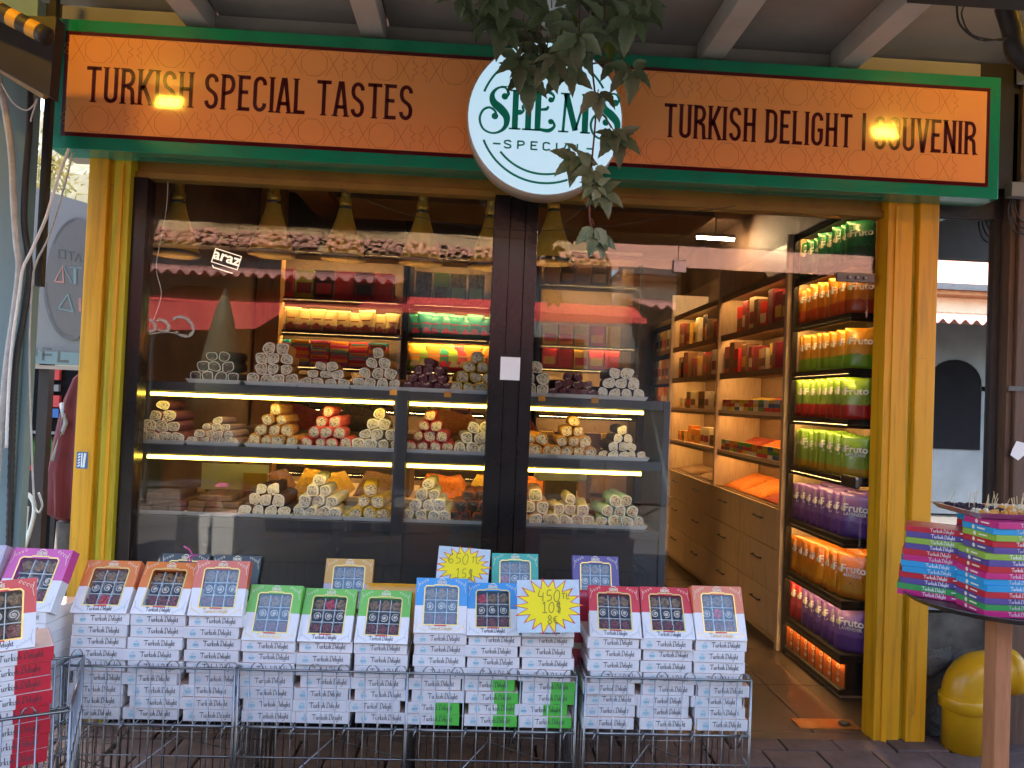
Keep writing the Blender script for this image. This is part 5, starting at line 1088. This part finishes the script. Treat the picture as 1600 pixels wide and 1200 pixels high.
# mirrored neighbour window, rendered wall, wooden post
nw = thing('neighbour_window', 'tall dark mirror-like window right of the yellow frame', 'window')
wz0, wz1 = .62, at(1510, 312, .02).z + .02
box('mirror_pane', 'mirror_film', nw, 2.176, 2.505, .02, .028, wz0, wz1 - .12); box('backing', 'dark_void', nw, 2.176, 2.505, .035, .06, wz0, wz1 - .12)
box('head', 'dark_beam', nw, 2.176, 2.55, .0, .06, wz1 - .118, wz1 + .35); box('side_bar', 'dark_beam', nw, 2.507, 2.54, .0, .06, wz0, wz1 - .12)
lw_ = tag(box('low_wall', 'rock', None, 2.175, 3.6, .04, .3, .0, .60), 'rough grey stone base wall under the neighbour window', 'wall')
for k in range(14):
    rr = R; b = bmesh.new(); bmesh.ops.create_icosphere(b, subdivisions=2, radius=1)
    for v in b.verts: v.co *= 1 + rr.uniform(-.26, .18)
    me = bpy.data.meshes.new('stone'); b.to_mesh(me); b.free(); me.materials.append(M['rock']); ob('stone', me, lw_, (2.28 + (k % 7) * .19 + rr.uniform(-.02, .02), .04, .12 + (k // 7) * .24 + rr.uniform(-.02, .02)), (rr.uniform(-.3, .3), rr.uniform(-.4, .4), rr.uniform(-.2, .2)), scale=(.13 + rr.uniform(-.03, .04), .04, .11 + rr.uniform(-.03, .03)))
wp = thing('wooden_post', 'weathered brown timber post at the right edge', 'post', (0, 0, 0))
a = at(1582, 600, -.05).x; box('timber', 'post_wood', wp, a, a + .24, -.07, .03, .0, 3.4, bevel=.006); box('edge_board', 'post_wood', wp, a - .03, a - .002, -.05, .03, .0, 3.2, bevel=.003)
box('metal_strap', 'steel_dark', wp, a - .04, a + .26, -.078, -.071, at(1580, 607, -.07).z - .012, at(1580, 607, -.07).z + .012)
q = at(1588, 705, -.072); ob('paper_scrap', MB().add([(q.x - .03, -.0725, q.z - .02), (q.x + .01, -.0725, q.z - .045), (q.x + .05, -.0725, q.z - .01), (q.x + .045, -.0725, q.z + .04), (q.x, -.0725, q.z + .05), (q.x - .02, -.0725, q.z + .01)], [(0, 1, 2, 3, 4, 5)]).mesh('paper_scrap', 'ink_white'), wp)
for k in range(3): q = at(1596 - k * 5, 312 + 8 * k, -.08); ob('cable', MB().tube(smooth([(q.x, -.085, q.z + .12), (q.x - .04, -.085, q.z), (q.x - .01, -.085, q.z - .1), (q.x + .05, -.085, q.z - .12)], 4), .004, 5).mesh('cable', 'cable_black'), wp)
jb = tag(ob('junction_box', MB().box(0, .14, 0, .05, 0, .07).mesh('junction_box', 'grey_sign', bevel=.004), None, tuple(at(1581, 306, -.13))), 'grey junction box at the top of the timber post', 'box')

# ================================================================== LEFT OF THE SHOP
tw = thing('teal_wall', 'teal painted timber wall panel with cables at the left edge', 'wall')
LX = at(38, 500, -.35).x
for k in range(4): box('board', 'teal_wall', tw, LX - .155 * (k + 1), LX - .155 * k - .004, -.37 + (k % 2) * .006, -.31, 0, 3.2, bevel=.003)
dx_ = at(58, 250, -.30).x; box('dark_post', 'dark_beam', tw, LX + .002, LX + .03, -.30, -.27, 1.985, 3.3); box('edge_board', 'teal_wall', tw, LX + .004, LX + .028, -.35, -.305, 0, 1.98)
def cable(nm, pts, Y, r, m_, label, n=7, ribs=False):
    P = smooth([tuple(at(x, y, Y)) for x, y in pts], 8); rs = [r * (1 + (.12 if i % 2 else -.05)) for i in range(len(P))] if ribs else r
    if ribs: P = smooth(P, 4); rs = [r * (1 + (.13 if i % 2 else -.06)) for i in range(len(P))]
    tag(ob(nm, MB().tube(P, rs, n).mesh(nm, m_, smooth=True)), label, 'cable')
cable('grey_conduit', [(-4, 110), (8, 170), (18, 240), (22, 320), (26, 380), (30, 420), (22, 490), (12, 560), (4, 640), (-6, 760)], -.42, .013, 'conduit', 'ribbed grey conduit running down the teal wall', ribs=True)
cable('black_conduit', [(48, 110), (46, 200), (40, 280), (38, 350), (46, 410), (44, 450), (36, 500), (26, 560), (20, 660), (14, 860)], -.40, .012, 'cable_black', 'ribbed black conduit beside the grey one on the teal wall', ribs=True)
cable('white_cable', [(108, 232), (90, 280), (72, 340), (50, 390), (36, 420), (30, 460), (20, 530), (14, 600), (10, 700)], -.44, .006, 'cable_white', 'white cable strung from the sign down to the teal wall')
cable('dark_cable', [(114, 238), (98, 300), (76, 370), (56, 412), (50, 450), (46, 560), (52, 760), (58, 800), (66, 790), (60, 770)], -.40, .004, 'conduit', 'thin grey cable strung beside the white one, left of the sign')
cable('thin_wire', [(2, 130), (20, 160), (40, 172), (52, 165), (58, 155), (50, 180), (48, 190)], -.45, .003, 'cable_white', 'thin white loose wire at the top of the teal wall')
cable('window_wire', [(262, 250), (262, 300), (258, 340), (250, 380), (244, 420), (252, 460), (240, 500)], .03, .002, 'cable_white', 'thin white wire hanging inside the left edge of the window')
cable('overhead_wire', [(530, 296), (620, 330), (720, 352), (840, 360), (960, 352), (1060, 335), (1150, 322)], -.12, .0016, 'cable_black', 'thin dark wire sagging across the pillar under the sign')
# background seen in the gap
sw = thing('rocky_bank', 'sunlit pale rocky bank far behind the gap on the left', 'bank')
mb = MB(); n = 18; a = at(30, 185, 4.2); b = at(200, 420, 4.2); vs = []; fs = []
for j in range(n + 1):
    for i in range(n + 1): vs.append((a.x - 1.5 + (b.x - a.x + 2.2) * i / n, 3.2 + 2.6 * j / n + R.uniform(-.1, .1), (a.z + .75) * j / n + (R.uniform(-.12, .12) if j else 0)))
for j in range(n):
    for i in range(n): k = j * (n + 1) + i; fs.append((k, k + 1, k + n + 2, k + n + 1))
ob('rock_face', mb.add(vs, fs).mesh('rock_face', 'plaster_sunny', smooth='recalc'), sw).data.polygons.foreach_set('use_smooth', [False] * len(fs))
tf = thing('dry_shrub', 'dry yellow-green tuft growing on the sunlit bank, left gap', 'shrub', at(75, 275, 4.6)); mb = MB()
for k in range(260):
    u = Vector((R.gauss(0, .16), R.gauss(0, .08), R.gauss(0, .18))); d = Vector((R.uniform(-1, 1), R.uniform(-1, .3), R.uniform(-.2, 1))).normalized() * R.uniform(.08, .2); s = d.cross(Vector((0, 1, .2))).normalized() * .012
    mb.add([u - s, u + s, u + d], [(0, 1, 2)])
ob('foliage', mb.mesh('foliage', 'dry_plant'), tf); ob('stem', MB().tube([(0, .05, -.5), (0, .03, 0), (.05, 0, .2)], .015, 5).mesh('stem', 'bark'), tf)
gs = thing('oval_signboard', 'grey neighbour signboard with dark oval and letters OTA, AT, Ai', 'sign', (0, 0, 0)); GY = 1.0
c = [at(44, 290, GY), at(152, 322, GY), at(150, 560, GY), at(40, 545, GY)]; pts = [(q.x, q.z) for q in c]
vs = [(x, GY, z) for x, z in pts] + [(x, GY + .06, z) for x, z in pts]
ob('board', MB().add(vs, [(0, 1, 2, 3), (7, 6, 5, 4), (0, 4, 5, 1), (1, 5, 6, 2), (2, 6, 7, 3), (3, 7, 4, 0)]).mesh('board', 'grey_sign', smooth='recalc'), gs).data.polygons.foreach_set('use_smooth', [False] * 6)
oc = at(118, 435, GY); orx, orz = .17, at(118, 340, GY).z - oc.z
ob('oval', MB().add([(oc.x + orx * math.cos(t), GY - .012, oc.z + orz * math.sin(t)) for t in [2 * PI * k / 40 for k in range(40)]] + [(oc.x + orx * math.cos(t), GY - .001, oc.z + orz * math.sin(t)) for t in [2 * PI * k / 40 for k in range(40)]], [tuple(range(40))[::-1]] + [(k, (k + 1) % 40, 40 + (k + 1) % 40, 40 + k) for k in range(40)]).mesh('oval', 'oval_sign'), gs)
mb = MB(); mb.stroke([(oc.x + orx * 1.02 * math.cos(rad(t)), oc.z + orz * 1.0 * math.sin(rad(t))) for t in range(185, 290, 5)], .014, GY - .014); mb.stroke([(oc.x + orx * .97 * math.cos(rad(t)), oc.z + orz * .95 * math.sin(rad(t))) for t in range(195, 280, 5)], .006, GY - .014); mb.stroke([(oc.x + orx * .97 * math.cos(rad(t)), oc.z + orz * .96 * math.sin(rad(t))) for t in range(95, 150, 5)], .008, GY - .014); ob('oval_edge', mb.mesh('oval_edge', 'steel_dark'), gs)['kind'] = 'stuff'
mb = MB()
def gp_(x, y): q = at(x, y, GY - .016); return (q.x, q.z)
mb.stroke([gp_(91, 390), gp_(101, 391), gp_(101, 403), gp_(91, 402)], .007, GY - .016, closed=True); mb.stroke([gp_(104, 393), gp_(117, 394)], .007, GY - .016); mb.stroke([gp_(110, 393), gp_(110, 406)], .007, GY - .016); mb.stroke([gp_(117, 408), gp_(122, 396), gp_(127, 409)], .006, GY - .016); mb.stroke([gp_(129, 408), gp_(136, 409)], .006, GY - .016)
ob('lettering', mb.mesh('lettering', 'steel_dark'), gs)
mb = MB(); mb.stroke([gp_(85, 440), gp_(98, 416), gp_(99, 441), gp_(86, 440)], .009, GY - .016); mb.stroke([gp_(125, 487), gp_(125, 466)], .016, GY - .016); ob('red_letters', mb.mesh('red_letters', 'tin_pink'), gs)['kind'] = 'stuff'
mb = MB(); mb.stroke([gp_(91, 482), gp_(106, 460), gp_(114, 487), gp_(91, 482)], .009, GY - .016); mb.stroke([gp_(117, 420), gp_(117, 444)], .018, GY - .016); mb.stroke([gp_(108, 418), gp_(128, 419)], .006, GY - .016); mb.stroke([gp_(100, 417), gp_(112, 442)], .006, GY - .016); ob('teal_letters', mb.mesh('teal_letters', 'teal_wall'), gs)
for x in (at(60, 540, GY).x,): ob('post', MB().box(x - .03, x + .03, GY + .07, GY + .13, 0, at(60, 400, GY).z).mesh('post', 'dark_beam'), gs)
lt = thing('lower_fascia', 'pale fascia with worn grey letters under the oval sign', 'sign', (0, 0, 0))
a, b = at(44, 548, .95), at(152, 572, .95); box('board', 'teal_wall', lt, a.x - .1, b.x, .93, .99, b.z, a.z); mb = MB(); hz = (a.z - b.z) * .6
mb.stroke([(a.x + .01, b.z + .03), (a.x + .01, b.z + .08), (a.x + .06, b.z + .08), (a.x + .06, b.z + .05), (a.x + .02, b.z + .05)], .014, .928); mb.stroke([(a.x + .10, b.z + .02), (a.x + .10, b.z + .09), (a.x + .15, b.z + .09)], .014, .928); mb.stroke([(a.x + .10, b.z + .055), (a.x + .15, b.z + .055)], .012, .928); mb.stroke([(a.x + .19, b.z + .085), (a.x + .19, b.z + .02), (a.x + .25, b.z + .02)], .014, .928); ob('lettering', mb.mesh('lettering', 'steel_dark'), lt)
box('tube_light', 'awning_white', lt, a.x - .1, b.x, .945, .965, b.z - .03, b.z - .008); ob('post', MB().box(a.x + .05, a.x + .1, 1.0, 1.05, 0, b.z).mesh('post', 'dark_beam'), lt)
ns = thing('neighbour_shop', 'dark neighbour shop interior seen through the left gap', 'shop'); a, b = at(20, 580, 2.2), at(180, 860, 2.2)
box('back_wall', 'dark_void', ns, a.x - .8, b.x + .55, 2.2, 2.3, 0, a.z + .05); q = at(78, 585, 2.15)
for k, (x, y, w_, h_, m_) in enumerate(((80, 583, .13, .10, 'awning_red'), (83, 628, .10, .10, 'awning_red'), (83, 644, .09, .08, 'sticker_blue'), (82, 606, .10, .05, 'grey_sign'), (67, 600, .015, .5, 'grey_sign'), (72, 676, .25, .02, 'grey_sign'))): q = at(x, y, 2.17); box('window_notice', m_, ns, q.x - w_ / 2, q.x + w_ / 2, 2.16, 2.19, q.z - h_ / 2, q.z + h_ / 2)
pt = thing('planter_table', 'low table with a tray of green cress, left gap', 'table', (0, 0, 0)); a, b = at(40, 722, 1.5), at(95, 728, 1.5)
box('table_top', 'awning_red', pt, a.x, b.x, 1.45, 1.9, b.z - .03, b.z); 
for x in (a.x + .02, b.x - .05): box('leg', 'dark_beam', pt, x, x + .03, 1.5, 1.53, 0, b.z - .031)
gr = MB()
for k in range(900):
    x, y = R.uniform(a.x, b.x), R.uniform(1.46, 1.8); h_ = R.uniform(.10, .2); s = R.uniform(-.03, .03); gr.add([(x - .006, y, b.z), (x + .006, y, b.z), (x + s, y + R.uniform(-.03, .03), b.z + h_)], [(0, 1, 2)])
go = ob('cress', gr.mesh('cress', 'grass_green')); go['kind'] = 'stuff'; go['label'] = 'bright green cress growing on the low table'; go['category'] = 'plants'
rp = thing('folded_parasol', 'closed dark red parasol with pale band standing in the left gap', 'parasol', (at(120, 860, .55).x, .55, 0)); o = rp.location
cm = MB().lathe([(.085, .84), (.125, .87), (.13, 1.0), (.135, 1.10), (.12, 1.25), (.105, 1.38), (.09, 1.48), (.055, 1.60), (.02, 1.64)], 40).mesh('canopy', 'parasol_red', smooth=True)
for v in cm.vertices: f_ = 1 + .16 * math.cos(8 * math.atan2(v.co.y, v.co.x) + 3 * v.co.z); v.co.x *= f_; v.co.y *= f_
ob('canopy', cm, rp); ob('band', MB().tube([(-.085, -.06, 1.46), (-.06, -.09, 1.42), (-.035, -.108, 1.36), (-.06, -.105, 1.26), (-.11, -.07, 1.16)], .014, 6).mesh('band', 'grey_sign', smooth=True), rp)
ob('trunk', MB().lathe([(.14, 0), (.115, .4), (.10, .83)], 12).mesh('trunk', 'bark', smooth=True), rp); ob('finial', MB().lathe([(.035, 1.62), (.03, 1.66), (.01, 1.70)], 10).mesh('finial', 'bark', smooth=True), rp)
ch = thing('ornate_chair', 'white cast metal ornate garden chair, back showing in the left gap', 'chair', (at(56, 860, .45).x - .12, .45, 0)); hz = at(68, 772, .45).z
def ctube(pts, r=.011): return MB().tube(smooth(pts, 5), r, 7)
ob('backrest', ctube([(-.16, .1, .44), (-.14, .08, hz - .12), (-.02, .03, hz), (.08, 0, hz - .02), (.10, 0, hz - .12), (.04, 0, .6), (.02, .02, .44)]).mesh('backrest', 'white_metal', smooth=True), ch)
mb = MB()
for k in range(4): mb.tube(smooth([(-.13 + .04 * k, .06 - .015 * k, .5 + .04 * k), (-.08 + .05 * k, .05 - .015 * k, .62 + .05 * k), (-.12 + .06 * k, .05 - .015 * k, .70 + .03 * k), (-.06 + .04 * k, .04 - .01 * k, hz - .1 + .01 * k)], 4), .008, 6)
ob('scrollwork', mb.mesh('scrollwork', 'white_metal', smooth=True), ch); ob('seat', MB().lathe([(.2, .42), (.21, .435), (.2, .45)], 20).mesh('seat', 'white_metal', smooth=True), ch, (-.06, -.1, 0))
for x, y in ((-.2, .05), (.06, .05), (-.2, -.25), (.06, -.25)): ob('leg', ctube([(x * .8, y, .43), (x * 1.1, y, .25), (x, y, .0)]).mesh('leg', 'white_metal', smooth=True), ch)

# ================================================================== OPPOSITE SIDE OF THE STREET (behind the camera; the shop glass mirrors it)
OY = 8.0
def mir(x, y, d=OY): q = at(x, y, d); return Vector((q.x, -q.y, q.z))
def corrugated(nm, parent, x0, x1, y0, z0, y1, z1, m_, pitch=.16, amp=.03, n=8):
    nn = int((x1 - x0) / pitch * n); vs = []; fs = []
    for i in range(nn + 1):
        x = x0 + (x1 - x0) * i / nn; d = amp * math.sin(2 * PI * i / n)
        vs += [(x, y0, z0 + d), (x, y1, z1 + d), (x, y0, z0 + d - .012), (x, y1, z1 + d - .012)]
    for i in range(nn): a = i * 4; fs += [(a, a + 4, a + 5, a + 1), (a + 2, a + 3, a + 7, a + 6), (a, a + 2, a + 6, a + 4)]
    return ob(nm, MB().add(vs, fs).mesh(nm, m_, smooth=True), parent)
# cream building
oc_ = thing('cream_house', 'cream house across the street with red roof, reflected in the glass', 'house')
ex = mir(958, 450).x; ez0, ez1 = mir(1510, 492).z, mir(1510, 466).z
box('lower_wall', 'blue_grey_wall', oc_, ex, ex + 9, -OY - .3, -OY, 0, ez0 - .01); box('upper_wall', 'cream_wall', oc_, ex, ex + 9, -OY - .3, -OY + .02, ez0, ez1)
box('eaves', 'brown_card', oc_, ex, ex + 9, -OY - .3, -OY + .35, ez1 + .002, ez1 + .10); box('gutter', 'steel_dark', oc_, ex, ex + 9, -OY + .352, -OY + .45, ez1 + .06, ez1 + .16)
rz0 = ez1 + .17; rz1 = mir(1510, 398).z + .95
mb = MB().add([(ex - .1, -OY + .40, rz0), (ex + 9, -OY + .40, rz0), (ex + 9, -OY - 2.2, rz1), (ex - .1, -OY - 2.2, rz1), (ex - .1, -OY + .40, rz0 - .06), (ex + 9, -OY + .40, rz0 - .06), (ex + 9, -OY - 2.2, rz1 - .06), (ex - .1, -OY - 2.2, rz1 - .06)], [(0, 1, 2, 3), (7, 6, 5, 4), (0, 4, 5, 1), (1, 5, 6, 2), (2, 6, 7, 3), (3, 7, 4, 0)]); ob('roof', mb.mesh('roof', 'roof_red'), oc_)
box('upper_storey', 'pale_wall', oc_, ex, ex + 9, -OY - 4.0, -OY - 2.3, rz1 - .5, rz1 + 1.6)
for k in range(6): box('window', 'blue_grey_wall', oc_, ex + .6 + k * 1.4, ex + 1.5 + k * 1.4, -OY - 2.298, -OY - 2.27, rz1 + .3, rz1 + 1.2)
corrugated('tin_canopy', oc_, ex + .2, ex + 9, -OY + .04, ez0 - .0, -6.1, mir(1510, 502, 6.1).z, 'tin_pink')
aw = mir(1495, 700); ap = MB(); wx0, wx1 = mir(1450, 700).x, mir(1532, 700).x; z_ = mir(1495, 600).z; n = 14
pts = [(wx0, mir(1495, 702).z), (wx1, mir(1495, 702).z), (wx1, z_)] + [((wx0 + wx1) / 2 + (wx1 - wx0) / 2 * math.cos(PI * k / n), z_ + .4 * math.sin(PI * k / n)) for k in range(1, n)] + [(wx0, z_)]
vs = [(x, -OY + .03, z) for x, z in pts] + [(x, -OY + .002, z) for x, z in pts]; m_n = len(pts)
ob('arched_window', MB().add(vs, [tuple(range(m_n)), *[(k, m_n + k, m_n + (k + 1) % m_n, (k + 1) % m_n) for k in range(m_n)]]).mesh('arched_window', 'dark_void'), oc_)
# tiled, half ruined roof
ot = thing('ruined_house', 'low house across the street with broken tiled roof, reflected in the window', 'house')
tx0, tx1 = mir(180, 380).x - 2, ex - .02; tz = mir(520, 398).z
box('wall', 'blue_grey_wall', ot, tx0, tx1, -OY - .4, -OY - .1, 0, tz + .12); box('dark_opening', 'dark_void', ot, tx0 + .5, tx1 - .4, -OY - .098, -OY - .06, .1, 2.6)
rf = box('roof_deck', 'brown_card', ot, tx0, tx1, 0, 2.0, -.05, 0, rot=(0, 0, 0)); rf.location = (0, -OY + .2, tz); rf.rotation_euler = (rad(-0), 0, 0)
rf.matrix_local = Matrix.Translation((0, -OY + .25, tz)) @ Matrix.Rotation(rad(-24), 4, 'X') @ Matrix.Scale(-1, 4, Vector((0, 1, 0)))
tile = MB(); 
tile.add([(.05 * math.cos(t), yy, .05 * math.sin(t) * s_) for yy, s_ in ((0, 1), (.22, .85)) for t in [PI * k / 6 for k in range(7)]], [(k, k + 1, k + 8, k + 7) for k in range(6)]); tile = tile.mesh('roof_tile', 'tile_red', smooth=True)
ncol = int((tx1 - tx0) / .115); cnt = 0
for rrw in range(5):
    for k in range(ncol):
        if R.random() < (.1 if rrw == 0 else .28) or cnt >= 300: continue
        cnt += 1; ob('roof_tile', tile, rf, (tx0 + .06 + k * .115 + R.uniform(-.012, .012), .0 + rrw * .19 + R.uniform(-.03, .03), .004 + R.uniform(0, .02)), (R.uniform(-.05, .05), R.uniform(-.08, .08), R.uniform(-.12, .12) if R.random() < .8 else R.uniform(-.8, .8)))
corrugated('tin_canopy', ot, tx0 + .5, mir(640, 430).x, -OY + .0, mir(450, 425).z + .02, -6.2, mir(450, 432, 6.2).z, 'tin_pink')
mb = MB(); vx0, vx1 = mir(270, 350).x, mir(600, 350).x
for k in range(4200):
    u = Vector((R.uniform(vx0, vx1), -OY - 1.6 + R.gauss(0, .4), tz + .75 + abs(R.gauss(0, .30)))); d = Vector((R.uniform(-1, 1), R.uniform(-1, 1), R.uniform(-.2, 1))).normalized() * R.uniform(.1, .3); s = d.cross(Vector((0, 1, .2))).normalized() * .02
    mb.add([u - s, u + s, u + d], [(0, 1, 2)])
vg = ob('rooftop_scrub', mb.mesh('rooftop_scrub', 'dry_plant')); vg['kind'] = 'stuff'; vg['label'] = 'dry scrub behind the broken roof across the street'; vg['category'] = 'plants'
# red awning with white script
ra = thing('red_awning', 'red cafe awning with white script across the street, reflected in the window', 'awning')
D2 = 6.3; xa, xb = mir(225, 500, D2).x, mir(1010, 490, D2).x; za, zb_2 = mir(500, 472, D2).z, mir(500, 520, D2).z
def sheet(nm, px, m_):
    q = [mir(x, y, D2) for x, y in px]; n_ = len(q)
    o = ob(nm, MB().add([(v.x, -D2 + .012, v.z) for v in q] + [(v.x, -D2 - .02, v.z) for v in q], [tuple(range(n_)), tuple(range(n_, 2 * n_))[::-1]] + [(k, n_ + k, n_ + (k + 1) % n_, (k + 1) % n_) for k in range(n_)]).mesh(nm, m_, smooth='recalc'), ra); o.data.polygons.foreach_set('use_smooth', [False] * len(o.data.polygons))
sheet('valance', [(225, 470), (462, 476), (398, 514), (225, 517)], 'awning_red'); sheet('valance', [(540, 492), (570, 471), (770, 482), (1010, 497), (1010, 506), (770, 499), (640, 488)], 'awning_red')
mb = MB().add([(xa, -D2 - .03, za - .05), (xb, -D2 - .03, za - .05), (xb + .1, -D2 - 1.2, za + .3), (xa - .1, -D2 - 1.2, za + .3), (xa, -D2 - .03, za - .07), (xb, -D2 - .03, za - .07), (xb + .1, -D2 - 1.2, za + .28), (xa - .1, -D2 - 1.2, za + .28)], [(0, 3, 2, 1), (4, 5, 6, 7), (0, 1, 5, 4), (1, 2, 6, 5), (2, 3, 7, 6), (3, 0, 4, 7)]); ob('fabric', mb.mesh('fabric', 'awning_red', smooth='recalc'), ra).data.polygons.foreach_set('use_smooth', [False] * 6)
mb = MB()
for cx_, r_ in ((0, .13), (.26, .08), (.44, .08)): mb.stroke([(cx_ + r_ * math.cos(rad(t)) + .3 * r_ * math.sin(rad(t)), r_ * math.sin(rad(t))) for t in range(40, 330, 15)], [.02 + .02 * math.sin(rad(t / 2)) for t in range(40, 330, 15)], 0)
mb.stroke(smooth([(-.1, -.12), (.2, -.09), (.5, -.13)], 5), .012, 0); sc_o = ob('script', mb.mesh('script', 'awning_white'), ra, (mir(285, 510, D2).x, -D2 + .016, mir(285, 510, D2).z), (0, 0, PI))
for x in (xa + .1, (xa + xb) / 2, xb - .1): ob('pole', MB().tube([(x, -D2 - .05, 0), (x, -D2 - .05, zb_2 + .02)], .03, 8).mesh('pole', 'steel_dark'), ra)
pu = thing('street_parasol', 'closed olive parasol across the street, reflected in the window', 'parasol', (mir(348, 500, 5.2).x, -5.2, 0)); hz = mir(348, 462, 5.2).z
ob('fabric', MB().lathe([(.30, hz - 1.35), (.26, hz - 1.0), (.15, hz - .4), (.05, hz)], 12).mesh('fabric', 'tile_dark', smooth=True), pu); ob('pole', MB().lathe([(.03, 0), (.03, hz + .08)], 8).mesh('pole', 'steel_dark'), pu); ob('foot', MB().lathe([(.28, -.01), (.28, .06), (.05, .08)], 16).mesh('foot', 'rock'), pu)
